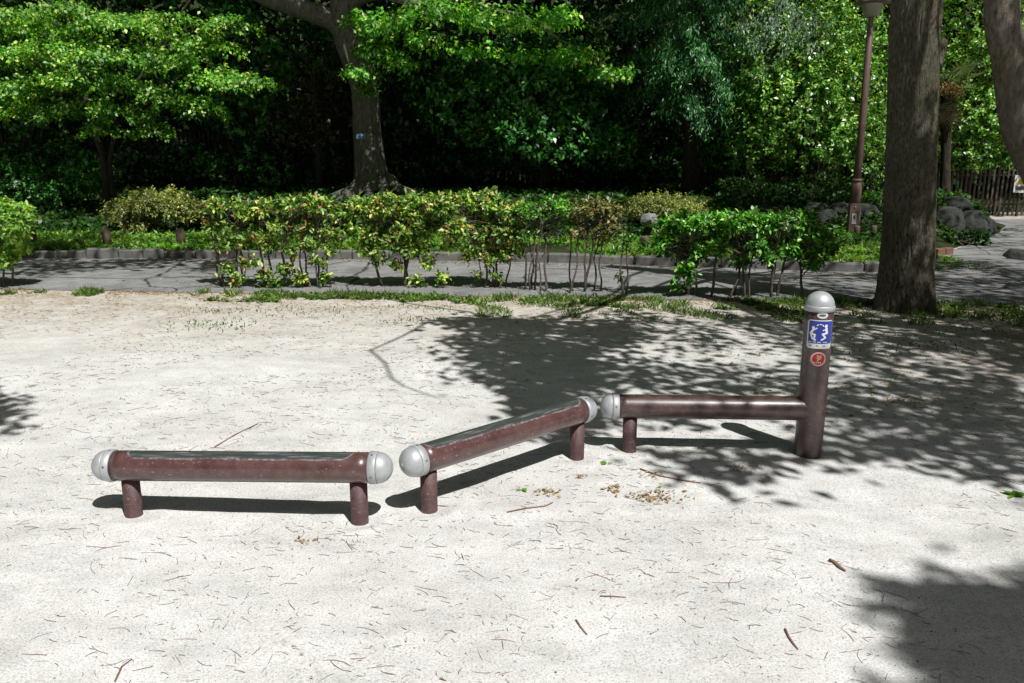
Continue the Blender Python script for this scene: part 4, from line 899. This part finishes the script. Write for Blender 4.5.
# ------------------------------------------------------------------ street lamp
Yl = 14.4
b = at(851, 250, Yl); b.z = bank_z(b.x, b.y)
root = thing('street_lamp', b, 'tall brown street lamp leaning right, with a dish cap and bell shade', 'street lamp')
f = lambda px, py: at(px, py, Yl)
ln = f(872.5, 5) - b; ld_ = ln.normalized()
s_ = Yl / FOC
def seg(p, q, r0, r1, name, mat, sides=20, par=root):
    m = MB(); d = q - p; lathe(m, p, d, [(0, r0 * .9), (.006, r0), (d.length - .006, r1), (d.length, r1 * .9)], sides); return m.build(name, mat, par)
at_l = lambda py: b + ln * ((b.z - f(851, py).z) / (b.z - f(872.5, 5).z))
seg(b - ld_ * .1, at_l(234), .070, .070, 'base_tube', M['lamp_brown'])
# square service box
m = MB(); p0, p1 = at_l(235), at_l(203); u = Vector((.95, -.30, 0)).normalized(); v = Vector((.30, .95, 0)).normalized(); V = []
hb = .098
for p in (p0, p1):
    for a_, c_ in ((1, .75), (.75, 1), (-.75, 1), (-1, .75), (-1, -.75), (-.75, -1), (.75, -1), (1, -.75)): V.append(tuple(p + u * hb * a_ + v * hb * c_))
m.add(V, [(k, (k + 1) % 8, 8 + (k + 1) % 8, 8 + k) for k in range(8)] + [tuple(range(7, -1, -1)), tuple(range(8, 16))]); bx_ = m.build('service_box', M['lamp_brown'], root, False)
fc = p0.lerp(p1, .52) - v * (hb + .004)
m = MB(); V = [tuple(fc + u * sx_ * .034 + ld_ * sz_ * .085 - v * .001 * k) for k in (0, 1) for sx_, sz_ in ((-1, -1), (1, -1), (1, 1), (-1, 1))]
m.add(V, [(0, 1, 2, 3), (7, 6, 5, 4)] + [(k, (k + 1) % 4, 4 + (k + 1) % 4, 4 + k) for k in range(4)]); st_ = m.build('sticker', M['white'], bx_, False)
m = MB(); q = fc - v * .004; V = [tuple(q + u * sx_ * .016 + ld_ * (sz_ * .03 + .03)) for sx_, sz_ in ((-1, -1), (1, -1), (.6, .3), (1, 1), (-1, 1))]; m.add(V, [(0, 1, 2, 3, 4)]); m.build('sticker_print', M['grey'], bx_, False)
m = MB(); lathe(m, fc + ld_ * .19, -v, [(0, .014), (.004, .012)], 12); m.build('lock', M['steel'], bx_)
seg(at_l(203), at_l(180), .088, .086, 'sleeve', M['lamp_brown'])
m = MB(); lathe(m, at_l(181.5), ld_, [(0, .094), (.02, .097), (.035, .09), (.05, .07)], 20); m.build('sleeve_collar', M['lamp_brown'], root)
seg(at_l(180), at_l(27), .062, .050, 'pole', M['lamp_brown'])
seg(at_l(28), at_l(16), .040, .040, 'neck', M['lamp_brown'])
m = MB(); lathe(m, at_l(17), ld_, [(0, .07), (.02, .10), (.06, .135), (.20, .165), (.235, .168)], 32); m.build('lamp_shade', M['lamp_glass'], root)
m = MB(); lathe(m, at_l(4.2), ld_, [(0, .20), (.008, .285), (.025, .29), (.04, .26), (.09, .12), (.11, .05), (.16, .03)], 36); m.build('dish_cap', M['lamp_brown'], root)

# ------------------------------------------------------------------ verge furniture: round wooden stakes, rail, rocks, brick edging
STK = [(105, 228, 13.5, 'wooden stake alone in the verge grass, left of the shaded shrub'), (180, 229, 13.5, 'wooden stake in the verge below the shaded azalea'), (31, 224, 13.6, 'dark wooden stake behind the light green bush at the left edge'),
       (645, 236, 13.2, 'wooden stake on the verge beneath the striped grey rock'), (876, 242, 13.9, 'short wooden stake close to the street lamp foot'), (873 - 0, 240, 0, ''), (447, 236, 13.4, 'wooden stake seen through the hedge at the picture centre left')]
STK = [s for s in STK if s[2]] + [(888.5, 241, 14.0, 'short pale stake between the lamp foot and the big trunk')]
STK[4] = (856, 239, 14.1, STK[4][3]); STK[-1] = (873, 241, 14.1, STK[-1][3])
for px, py, Y, lb in STK:
    t_ = at(px, py, Y); b = Vector((t_.x, t_.y, bank_z(t_.x, t_.y))); h = max(.16, t_.z - b.z); root = thing('wooden_stake', b, lb, 'stake', 'wooden stakes along the verge')
    r = .062 if Y < 13.8 else .045; m = MB(); lathe(m, b - Vector((0, 0, .08)), (random.uniform(-.04, .04), random.uniform(-.04, .04), 1), [(0, r), (h + .06, r), (h + .075, r * .9), (h + .08, r * .5)], 16); m.build('shaft', M['log'], root)
# low rail further back
Yq = 18.0; p = at(795, 181, Yq); b = Vector((p.x, p.y, bank_z(p.x, p.y))); root = thing('low_rail', b, 'low pale rail on a short post beneath the evergreens', 'rail')
m = MB(); lathe(m, b - Vector((0, 0, .05)), (0, 0, 1), [(0, .06), (p.z - b.z + .02, .06), (p.z - b.z + .05, .05)], 14); m.build('post', M['bark_pale'], root)
m = MB(); tube(m, [at(776, 182.5, Yq - .07), at(796, 184.5, Yq - .07), at(815, 187, Yq - .07)], [.02] * 3, 8); m.build('rail', M['bark_pale'], root)
# fallen rail on the left bank
Yq = 17.0; root = thing('log', at(190, 183, Yq), 'long mossy log lying across the shaded left bank', 'log')
q0 = at(165, 186, Yq); q1 = at(305, 184, Yq + .3)
for q in (q0, q1): q.z = bank_z(q.x, q.y) + .09
root.location = q0; m = MB(); tube(m, wobble(q0, q1, 12, .012), [.10] * 13, 12, bump=lambda t, th, p: 1 + .15 * mnoise.noise(p * 4)); m.build('stem', M['bark_moss'], root)
# rocks
def rock(c, s, seed, label, group='rocks along the foot of the bank', mt='boulder'):
    import bmesh
    bm = bmesh.new(); bmesh.ops.create_icosphere(bm, subdivisions=4, radius=1)
    for v in bm.verts:
        n = v.co.normalized(); k = 1 + .38 * mnoise.noise(n * 1.2 + Vector((seed, 0, 0))) + .14 * mnoise.noise(n * 3.3 + Vector((0, seed, 0))) + .04 * mnoise.noise(n * 9)
        for ax_ in (Vector((1, .2, .5)), Vector((-.7, .6, .4)), Vector((.1, -1, .3)), Vector((.1, .1, 1)), Vector((-.5, -.8, .2))):
            a = ax_.normalized(); dd = n.dot(a) * k
            if dd > .62: k *= .62 / dd * .75 + .25
        v.co = n * k
    me = D.meshes.new('boulder'); bm.to_mesh(me); bm.free()
    for p_ in me.polygons: p_.use_smooth = True
    me.materials.append(M[mt]); o = D.objects.new('boulder', me); C.objects.link(o); o.scale = s; o.rotation_euler = (0, 0, seed); o.location = c
    return tag(o, label, 'rock', group)
for i, (px, py, Y, s, lb) in enumerate([
    (946, 228, 15.6, (.45, .4, .42), 'dark boulder hard against the right side of the big trunk'), (968, 228, 16.0, (.50, .42, .46), 'largest dark boulder at the bend of the branch path'), (955, 213, 16.8, (.40, .4, .26), 'pale topped boulder above the other two by the big trunk'),
    (985, 226, 16.4, (.28, .3, .30), 'square dark boulder at the right end of the rock row'),
    (826, 232, 15.4, (.34, .3, .24), 'grey boulder just left of the street lamp foot'), (838, 222, 16.0, (.36, .3, .26), 'grey boulder behind the street lamp foot'), (812, 226, 16.2, (.35, .3, .24), 'grey boulder left of the lamp, behind the green hedge'),
    (864, 222, 15.8, (.42, .3, .30), 'dark boulder between street lamp and big trunk'), (650, 219, 14.0, (.21, .17, .13), 'pale grey rock with dark stripes under the rounded azalea'),
    (234, 206, 16.2, (.20, .18, .15), 'small grey rock in the shaded left bank behind the hedge'), (1024, 258, 12.8, (.42, .35, .16), 'flat rock at the right edge of the branch path')]):
    s = tuple(k_ * .78 for k_ in s) if i < 8 else s
    c = at(px, py, Y); c.z = max(min(c.z, bank_z(c.x, c.y) + s[2] * .75), bank_z(c.x, c.y) + s[2] * .3) if i != 8 else c.z; rock(c, s, i * 1.7 + .3, lb, mt='pale_rock' if i == 8 else 'boulder')
# stone for the striped rock to rest on
c = at(652, 229, 14.05); rock(Vector((c.x, c.y + .05, bank_z(c.x, c.y) + .10)), (.17, .16, .20), 9.1, 'dark lower stone carrying the striped rock')
for i, (px, py, lb) in enumerate(((939, 256, 'first red edging brick right of the big trunk'), (947, 255, 'second red edging brick, right of the first'))):
    p = gd(px, py); m = MB(); box(m, (p.x, p.y, .05), (.16, .10, .13), .4, .008); o = m.build('edging_brick', M['brick'], None, False, origin=(p.x, p.y, 0)); tag(o, lb, 'brick', 'red edging bricks')

# ------------------------------------------------------------------ hedge plants beside the road
def shrub(label, px, py, stems, blobs, mat, leaf=(.055, .027), nros=9, twiggy=1.35, low=(), name='hedge_shrub', cat='shrub', group='hedge shrubs along the road', Y=None, stem_r=.013, six=True, back=.07, tipdens=1.12):
    """stems: base x pixels; blobs: (px, py, rx, rz, tips)"""
    b = gd(px, py) if Y is None else floor(px, Y); root = thing(name, b, label, cat, group); sm = MB(); lf = MB()
    Yb = b.y; cs = [(at(p, q, Yb + random.uniform(-.12, .12)), (r, r * .85, z), int(K * tipdens)) for p, q, r, z, K in blobs]
    sp = []
    for sx_ in stems:
        s0 = at(sx_, py, Yb); s0.z = b.z - .03; s0.y += random.uniform(-.12, .12)
        c, r, _ = min(cs, key=lambda k_: abs(k_[0].x - s0.x) + random.uniform(0, .15) + (0.4 if k_[0].z < .45 else 0)); e = c + Vector((random.uniform(-.5, .5) * r[0], random.uniform(-.4, .4) * r[1], random.uniform(-.1, .5) * r[2]))
        rr = stem_r * random.uniform(.8, 1.35); pts = limb(sm, s0, e, rr, rr * .45, 9, .10, .0, 6); sp += [(p, rr * (1 - .5 * i / 9)) for i, p in enumerate(pts) if i > 3]
    for c, r, K in cs:
        T, dd = blob_tips(c, np.array(r) * 1.1, K, .30); rosettes(lf, T, dd, nros, leaf[0], leaf[1], back=back, six=six, up=.75, open_=.72, jit=.4)
        # twigs run from the stems to the leaf clusters
        for i in range(int(K * .32 * twiggy)):
            j = rng.integers(len(T)); t_ = Vector(T[j]); s, rr = min(random.sample(sp, min(7, len(sp))), key=lambda k_: (k_[0] - t_).length + (.3 if k_[0].z > t_.z else 0))
            limb(sm, s, t_, min(.006, rr * .6), .0025, 5, .14, .0, 4)
    for p, q, K in low:
        T, dd = blob_tips(at(p, q, Yb - .1), (.12, .1, .10), max(4, int(K * .62)), .2); rosettes(lf, T, dd, nros, leaf[0] * .95, leaf[1], back=back, six=six)
    sm.build('stems', M['stem'], root); lf.build('foliage', M[mat], root)
shrub('light green bush cut off by the left edge of the picture', 8, 288, (3, 6), [(3, 216, .30, .19, 190), (-15, 230, .32, .25, 150), (12, 243, .20, .18, 130), (-5, 260, .22, .13, 90), (21, 213, .13, .10, 60), (14, 228, .2, .14, 100)], 'l_light', (.062, .030), 9)
shrub('bare legged shrub with yellow leaves at the left end of the long hedge', 232, 287, (223, 228, 236, 241, 246, 233), [(215, 205, .12, .12, 34), (236, 205, .16, .10, 36), (212, 226, .11, .10, 26), (246, 212, .14, .10, 26)], 'l_photinia', (.058, .029), 8, 1.6, ((228, 268, 24), (236, 278, 14), (222, 246, 14), (240, 240, 18), (250, 232, 16), (226, 228, 14), (244, 262, 12)))
shrub('wide twiggy shrub with yellow and red leaf tips, second in the long hedge', 300, 287, (262, 275, 284, 296, 306, 312, 320, 333, 318), [(262, 208, .17, .11, 52), (288, 205, .18, .11, 60), (315, 204, .18, .12, 64), (335, 212, .14, .13, 44), (275, 226, .17, .09, 26), (305, 228, .19, .10, 36), (328, 232, .14, .10, 26)], 'l_photinia', (.056, .028), 9, 1.5, ((263, 275, 30), (285, 268, 34), (300, 278, 30), (318, 262, 24), (275, 282, 24), (290, 250, 30), (270, 246, 24), (310, 246, 30), (330, 250, 18), (256, 262, 16), (325, 276, 16), (338, 234, 16), (258, 236, 20)))
shrub('dense yellow green shrub on two thin trunks, third in the long hedge', 392, 287, (381, 405, 408), [(360, 210, .18, .16, 96), (385, 206, .20, .15, 116), (410, 206, .20, .15, 110), (372, 234, .20, .15, 86), (400, 236, .21, .16, 96), (420, 226, .15, .15, 66), (352, 228, .11, .11, 34), (412, 252, .11, .07, 22)], 'l_photinia', (.056, .028), 10, 1.0, ((380, 258, 26), (395, 264, 20), (430, 262, 24), (410, 250, 24), (366, 252, 22), (424, 246, 24), (440, 276, 12), (420, 278, 10)), stem_r=.022)
shrub('full yellow green shrub at the middle of the long hedge', 488, 288, (478, 484, 489, 494, 500, 504), [(440, 206, .18, .14, 92), (465, 204, .20, .15, 110), (490, 204, .20, .15, 110), (515, 212, .18, .15, 86), (455, 228, .19, .13, 76), (482, 232, .21, .14, 88), (510, 234, .16, .12, 56), (500, 250, .13, .10, 34), (475, 250, .12, .09, 30)], 'l_photinia', (.056, .028), 10, .9, ((505, 255, 24), (490, 262, 20), (468, 258, 18), (520, 248, 22), (450, 246, 20), (478, 274, 8), (498, 276, 8)))
shrub('nearly bare shrub with grey twigs right of the full yellow shrub', 535, 291, (526, 530, 535, 540, 545, 532), [(535, 212, .20, .11, 30), (555, 206, .18, .10, 44), (545, 228, .20, .12, 12), (565, 218, .13, .12, 18), (528, 236, .12, .12, 10), (560, 240, .12, .1, 6)], 'l_glossy', (.05, .026), 7, 3.0)
shrub('thin upright shrub with bronze green crown and bare legs', 590, 292, (584, 586, 594, 600, 568, 574), [(590, 208, .17, .11, 66), (610, 212, .17, .11, 56), (600, 228, .18, .12, 44), (580, 232, .13, .13, 16), (615, 232, .12, .12, 16), (575, 216, .1, .1, 16)], 'l_bronze', (.05, .025), 8, 1.4)
shrub('small crooked sapling between bronze shrub and green shrubs', 624, 294, (622, 625), [(628, 238, .12, .09, 13), (640, 246, .10, .07, 8), (612, 250, .08, .07, 6), (618, 275, .06, .05, 4)], 'l_glossy', (.05, .026), 7, 1.6)
shrub('deep green glossy shrub, first of the three at the right end', 690, 296, (686, 690, 694, 708), [(668, 228, .16, .13, 74), (692, 222, .19, .13, 96), (712, 226, .17, .13, 80), (676, 248, .16, .12, 56), (700, 250, .18, .13, 70), (660, 240, .10, .10, 26), (685, 270, .12, .08, 26)], 'l_glossy', (.058, .029), 9, 1.0, ((676, 285, 10), (690, 278, 14)), stem_r=.017)
shrub('deep green glossy shrub, second of the three at the right end', 740, 297, (737, 744, 730, 748), [(730, 222, .17, .12, 74), (752, 222, .17, .12, 76), (738, 244, .18, .13, 66), (758, 246, .14, .12, 50), (720, 246, .11, .12, 36), (742, 262, .12, .07, 22)], 'l_glossy', (.056, .028), 9, 1.1, stem_r=.014)
shrub('deep green glossy shrub, rightmost of the hedge, spreading towards the lamp', 778, 297, (770, 774, 779, 800), [(772, 224, .17, .12, 78), (798, 222, .18, .13, 90), (818, 236, .16, .12, 66), (782, 246, .18, .12, 66), (806, 250, .17, .11, 60), (830, 246, .11, .10, 30), (768, 258, .10, .08, 20), (814, 264, .1, .06, 14)], 'l_glossy', (.058, .029), 9, 1.0, stem_r=.016)
shrub('low leafy plant in front of the boulders right of the big trunk', 955, 246, (950, 960), [(950, 240, .22, .12, 60), (968, 236, .22, .12, 60), (982, 238, .18, .1, 40)], 'l_ground', (.07, .04), 7, .5, (), 'low_shrub', 'shrub', 'low shrubs on the bank', 14.6, .012, False)
shrub('low leafy plant hanging over the boulders right of the big trunk', 955, 216, (950, 970), [(948, 210, .3, .14, 80), (972, 214, .26, .12, 60)], 'l_ground', (.07, .04), 7, .5, (), 'low_shrub', 'shrub', 'low shrubs on the bank', 16.9, .012, False)
# clipped azaleas and low shrubs across the road
shrub('rounded pale azalea across the road above the striped rock', 662, 232, (650, 662, 675), [(662, 204, .55, .20, 420), (640, 208, .30, .18, 180), (690, 208, .32, .18, 190)], 'l_azalea', (.045, .022), 8, .4, (), 'azalea', 'azalea', 'clipped azaleas across the road', 15.2, .014, False)
shrub('loose half shaded azalea across the road at the left', 150, 232, (130, 145, 160, 175), [(122, 214, .34, .24, 200), (145, 204, .40, .25, 280), (170, 204, .38, .28, 240), (192, 212, .25, .24, 120), (140, 224, .45, .18, 200)], 'l_azalea', (.05, .026), 8, .5, (), 'azalea', 'azalea', 'clipped azaleas across the road', 15.0, .014, False)
shrub('shaded dark low shrub behind the bronze hedge shrub', 560, 232, (550, 565), [(560, 212, .40, .20, 170), (585, 214, .3, .18, 110)], 'l_glossy', (.055, .03), 8, .5, (), 'low_shrub', 'shrub', 'low shrubs on the bank', 15.6, .014, False)
shrub('shaded low shrub at the foot of the street lamp', 838, 246, (833, 842), [(833, 238, .30, .16, 110), (848, 244, .2, .12, 60)], 'l_glossy', (.055, .03), 8, .5, (), 'low_shrub', 'shrub', 'low shrubs on the bank', 14.0, .012, False)
shrub('low shaded shrub behind the left end of the long hedge', 215, 230, (210, 220), [(208, 216, .30, .20, 110), (225, 206, .35, .2, 120), (195, 226, .25, .15, 80)], 'l_ground', (.06, .034), 8, .5, (), 'low_shrub', 'shrub', 'low shrubs on the bank', 15.4, .012, False)
shrub('dark fern like shrub in deep shade under the maple', 55, 215, (50, 60), [(45, 190, .7, .35, 220), (85, 182, .6, .35, 170), (10, 180, .6, .4, 170)], 'l_camellia', (.09, .045), 7, .4, (), 'low_shrub', 'shrub', 'low shrubs on the bank', 17.4, .014, False)
shrub('shaded shrub on the bank right of the camellia, below the conifer', 760, 200, (755, 765), [(745, 190, .6, .3, 160), (790, 196, .6, .3, 160), (820, 190, .6, .35, 150)], 'l_ground', (.07, .04), 7, .4, (), 'low_shrub', 'shrub', 'low shrubs on the bank', 17.2, .014, False)

# ------------------------------------------------------------------ ground cover, grass, litter, twigs
def grassy(mb, xy, h0, h1, wdt, lean=.5, zf=None):
    N = len(xy); z = np.array([zf(x, y) for x, y in xy]) if zf else np.zeros(N)
    base = np.column_stack([xy, z - .004]); ax = rng.normal(size=(N, 3)) * lean; ax[:, 2] = 1
    leaves(mb, base, ax, rng.normal(size=(N, 3)), rng.uniform(h0, h1, N), wdt, fold=.05, curl=.3)
def scatter(n, x0, x1, yf0, yf1, scale, thr, seed):
    res = []
    for _ in range(n * 8):
        x = random.uniform(x0, x1); a, b_ = yf0(x), yf1(x); y = random.uniform(a, b_)
        if mnoise.noise(Vector((x * scale, y * scale, seed))) > thr: res.append((x, y))
        if len(res) >= n: break
    return np.array(res)
mb = MB()
hx0, hx1 = gd(205, 290).x, 6.0
g1 = scatter(4200, hx0, hx1, lambda x: near_edge(x) - .30 - .25 * mnoise.noise(Vector((x * 2.3, 1, 1))), lambda x: near_edge(x) + .05, 2.6, .02, 1); grassy(mb, g1, .02, .12, .012, .9)
g2 = scatter(4200, gd(480, 300).x, 6.2, lambda x: near_edge(x) - 1.2, lambda x: near_edge(x) - .3, 2.0, .06, 2); grassy(mb, g2, .02, .08, .012, .9)
g3 = scatter(700, -5.8, -4.55, lambda x: near_edge(x) - .4, lambda x: near_edge(x) + .02, 3, .05, 3); grassy(mb, g3, .02, .09, .012, .9)
w3 = scatter(2000, hx0, 6.3, lambda x: near_edge(x) - .55, lambda x: near_edge(x) + .02, 2.4, .05, 31)
T = np.column_stack([w3, np.full(len(w3), .02)]); rosettes(mb, T, np.tile([[0, 0, 1.0]], (len(T), 1)) + rng.normal(size=(len(T), 3)) * .35, 5, .042, .022, back=.03)
for px, py, n, r in ((215, 325, 150, .22), (210, 312, 70, .2), (300, 312, 120, .35), (415, 322, 130, .2), (245, 300, 130, .3), (420, 308, 90, .25), (600, 312, 120, .3), (930, 345, 160, .4), (980, 330, 130, .4), (870, 355, 60, .3)):
    c = gd(px, py); xy = np.column_stack([c.x + rng.normal(size=n) * r, c.y + rng.normal(size=n) * r * .6]); grassy(mb, xy, .015, .05, .011, .8)
tag(mb.build('grass', M['grass_near']), 'ragged green grass strip along the foot of the hedge', 'grass', kind='stuff')
mb = MB()
v1 = scatter(17000, -14, 6.6, lambda x: far_edge(x) + .2, lambda x: far_edge(x) + 2.3, .9, -.25, 5); grassy(mb, v1, .04, .13, .016, .6, bank_z)
w1 = scatter(4000, -14, 6.6, lambda x: far_edge(x) + .2, lambda x: far_edge(x) + 2.0, .8, -.2, 6)
T = np.column_stack([w1, [bank_z(x, y) + .05 for x, y in w1]]); rosettes(mb, T, np.tile([[0, 0, 1.0]], (len(T), 1)) + rng.normal(size=(len(T), 3)) * .3, 5, .075, .035, back=.05)
tag(mb.build('verge_grass', M['grass']), 'bright weedy grass on the verge across the road', 'grass', kind='stuff')
mb = MB()
w2 = scatter(9000, -16, 10, lambda x: far_edge(x) + 1.8, lambda x: far_edge(x) + 10, .5, -.3, 7); w2 = np.array([p for p in w2 if bank_z(*p) > .15])
T = np.column_stack([w2, [bank_z(x, y) + .06 for x, y in w2]]); rosettes(mb, T, np.tile([[0, 0, 1.0]], (len(T), 1)) + rng.normal(size=(len(T), 3)) * .4, 6, .10, .06, back=.10)
tag(mb.build('ground_cover', M['l_ground']), 'low leafy ground cover over the shaded bank', 'ground cover', kind='stuff')

def flat_leaves(mb, xy, L0, L1, asp=.5, zf=ground_z, lift=.004):
    N = len(xy); z = np.array([zf(x, y) for x, y in xy]) + lift + rng.random(N) * .004; a = rng.random(N) * 6.283; L = rng.uniform(L0, L1, N)
    leaves(mb, np.column_stack([xy, z]), np.column_stack([np.cos(a), np.sin(a), rng.normal(size=N) * .12]), rng.normal(size=(N, 3)) * .22 + np.array([0, 0, 1.0]), L, L * asp, fold=.15, curl=.1)
mb = MB()
l1 = scatter(5200, -6.5, 6.5, lambda x: near_edge(x) - .08 - 1.7 * random.random() ** 2.2, lambda x: near_edge(x) + .05, 2.2, -.16, 11); flat_leaves(mb, l1, .015, .042, .4)
l2 = scatter(900, -6, 6.5, lambda x: 5.5, lambda x: 9.0, .9, .12, 12); flat_leaves(mb, l2, .012, .035, .4)
l3 = scatter(1400, 1.5, 6.5, lambda x: 5.0, lambda x: 8.8, 1.0, .05, 13); flat_leaves(mb, l3, .015, .045, .45)
l4 = scatter(500, -5, 5, lambda x: 2.0, lambda x: 6, 1.4, .15, 14); flat_leaves(mb, l4, .006, .02, .35)
l6 = scatter(420, -7, 8, lambda x: near_edge(x) + .05, lambda x: far_edge(x) - .1, 1.2, -.1, 16); flat_leaves(mb, l6, .02, .05, .5, lambda x, y: .018)
l5 = scatter(900, -6, 6, lambda x: far_edge(x) - .35, lambda x: far_edge(x) - .02, 1, -.2, 15); flat_leaves(mb, l5, .02, .05, .5, lambda x, y: .012)
tag(mb.build('leaf_litter', M['litter']), 'dry brown leaf litter strewn near the hedge', 'leaf litter', kind='stuff')
mb = MB()
def twig(mb, x, y, L, r, a=None, bend=.35, zf=ground_z):
    a = random.gauss(2.75, .75) if a is None else a; b_ = random.uniform(-bend, bend); pts = []; px_, py_ = x, y
    for k in range(4):
        pts.append((px_, py_, zf(px_, py_) + r * .8 + random.uniform(0, .003))); px_ += math.cos(a) * L / 3; py_ += math.sin(a) * L / 3; a += b_ + random.uniform(-.15, .15)
    tube(mb, pts, [r, r, r * .9, r * .6], 4)
for _ in range(9000):
    y = 1.9 + 7.1 * random.random() ** .8 ** 1.0; x = random.uniform(-.68, .68) * (y + .5)
    if mnoise.noise(Vector((x * .9, y * .9, 21))) < -.22: continue
    L = random.choice([.012, .018, .02, .025, .03, .035, .045, .06, .09]) * random.uniform(.6, 1.2); twig(mb, x, y, L, random.uniform(.0005, .0009) * (1 + .10 * y))
tag(mb.build('twigs', M['twig']), 'thin brown twigs scattered over the pale sand', 'twigs', kind='stuff')
mb = MB(); N = 2400
P = []
for _ in range(N):
    y = 1.9 + 7 * random.random() ** 1.4; P.append((random.uniform(-.68, .68) * (y + .4), y))
P = np.array(P); V = []; F = []
for i, (x, y) in enumerate(P):
    s = random.uniform(.0018, .005) * (1 + .06 * y); z = ground_z(x, y)
    ps = [(x + s * math.cos(a) * random.uniform(.7, 1.2), y + s * math.sin(a) * random.uniform(.7, 1.2), z - .001) for a in np.linspace(0, 5.03, 5)] + [(x, y, z + s * .8)]
    V += ps; F += [(i * 6 + k, i * 6 + (k + 1) % 5, i * 6 + 5) for k in range(5)]
mb.add(V, F); M['pebble'] = leaf_mat('pebble', [(0.0, (0.10, 0.10, 0.11)), (0.6, (0.25, 0.24, 0.23)), (1.0, (0.6, 0.58, 0.55))], 0.0, 0.9, 0.2, yellow=(1, 1, 1))
tag(mb.build('pebbles', M['pebble']), 'tiny grey pebbles and grit on the sand', 'pebbles', kind='stuff')

# single pieces one can point at
def stick(label, pxs, r):
    pts = [gd(*p) for p in pxs]; pts = [Vector((p.x, p.y, ground_z(p.x, p.y) + r * .9)) for p in pts]; m = MB()
    tube(m, pts, [r] * (len(pts) - 1) + [r * .6], 7); c = pts[0]; o = m.build('stick', M['twig'], None, origin=c); tag(o, label, 'stick', 'sticks on the sand')
stick('thick dark bent stick just above the lower right shadow', [(829, 562), (834, 564), (839, 569), (845, 573)], .0065)
stick('straight reddish twig lying level below the middle of the picture', [(600, 597), (613, 597), (626, 598)], .0028)
stick('short slanting twig below the level reddish twig', [(576, 621), (581, 628), (587, 635)], .0032)
stick('curved brown twig near the bottom at centre right', [(785, 630), (789, 638), (793, 644), (798, 650)], .0042)
stick('forked looking long twig right of the largest brown leaf heap', [(640, 470), (660, 477), (680, 481), (700, 484)], .0042)
stick('long thin curved twig at the bottom left', [(115, 682), (122, 668), (132, 660)], .0030)
stick('pale twig with greenish bark below the slanting bar', [(507, 513), (525, 509), (545, 507), (553, 503)], .0035)
stick('long dry twig behind the left bar', [(215, 448), (235, 436), (258, 424)], .0042)
def heap(label, px, py, n, rx, ry):
    c = gd(px, py); m = MB(); xy = np.column_stack([c.x + rng.normal(size=n) * rx, c.y + rng.normal(size=n) * ry]); flat_leaves(m, xy, .012, .035, .38, lift=.005)
    tag(m.build('leaf_heap', M['litter'], None, origin=(c.x, c.y, 0)), label, 'leaf heap', 'small heaps of dry leaves', 'stuff')
heap('largest heap of dry brown leaf bits, right of the slanting bar', 657, 498, 110, .055, .045)
heap('small heap of dry leaf bits left of the largest heap', 613, 490, 40, .030, .025)
heap('small heap of dry leaf bits nearest the slanting bar', 549, 493, 40, .026, .022)
heap('flat scrap of dry leaves above the small heaps', 580, 478, 14, .022, .012)
heap('dry leaf scraps beside the third bar leg, at the shadow edge', 650, 476, 20, .035, .018)
heap('dry leaf bits in front of the sign post in shade', 742, 470, 40, .05, .025)
heap('few tan leaf bits in front of the left bar', 305, 541, 16, .035, .01)
heap('brown dead leaf patch in the shade right of the post', 910, 402, 130, .12, .06)
def sprig(label, px, py, n, L, mat, name='fallen_leaf', spread=.012):
    c = gd(px, py); m = MB(); a = rng.random(n) * 6.283
    xy = np.column_stack([c.x + rng.normal(size=n) * spread, c.y + rng.normal(size=n) * spread]); z = np.array([ground_z(x, y) for x, y in xy]) + .006
    leaves(m, np.column_stack([xy, z]), np.column_stack([np.cos(a), np.sin(a) * .8, rng.random(n) * .25]), rng.normal(size=(n, 3)) * .3 + np.array([0, 0, 1]), L, L * .5, six=True)
    tag(m.build(name, M[mat], None, origin=(c.x, c.y, 0)), label, 'leaf', 'fallen leaves on the sand')
sprig('bright green sprig just below the bar ends', 607, 465, 5, .034, 'freshleaf', spread=.002)
sprig('small green sprig below the slanting bar', 522, 491, 5, .030, 'freshleaf', spread=.002)
sprig('tiny green leaf beside the largest leaf heap', 658, 487, 1, .024, 'freshleaf')
sprig('bright green leaves at the right edge below the shadow', 1013, 496, 7, .055, 'freshleaf', spread=.004)
sprig('orange leaf at the bottom edge of the picture', 434, 681, 1, .030, 'orangeleaf')
sprig('tan curled leaf at the middle of the open sand', 574, 579, 1, .026, 'litter')
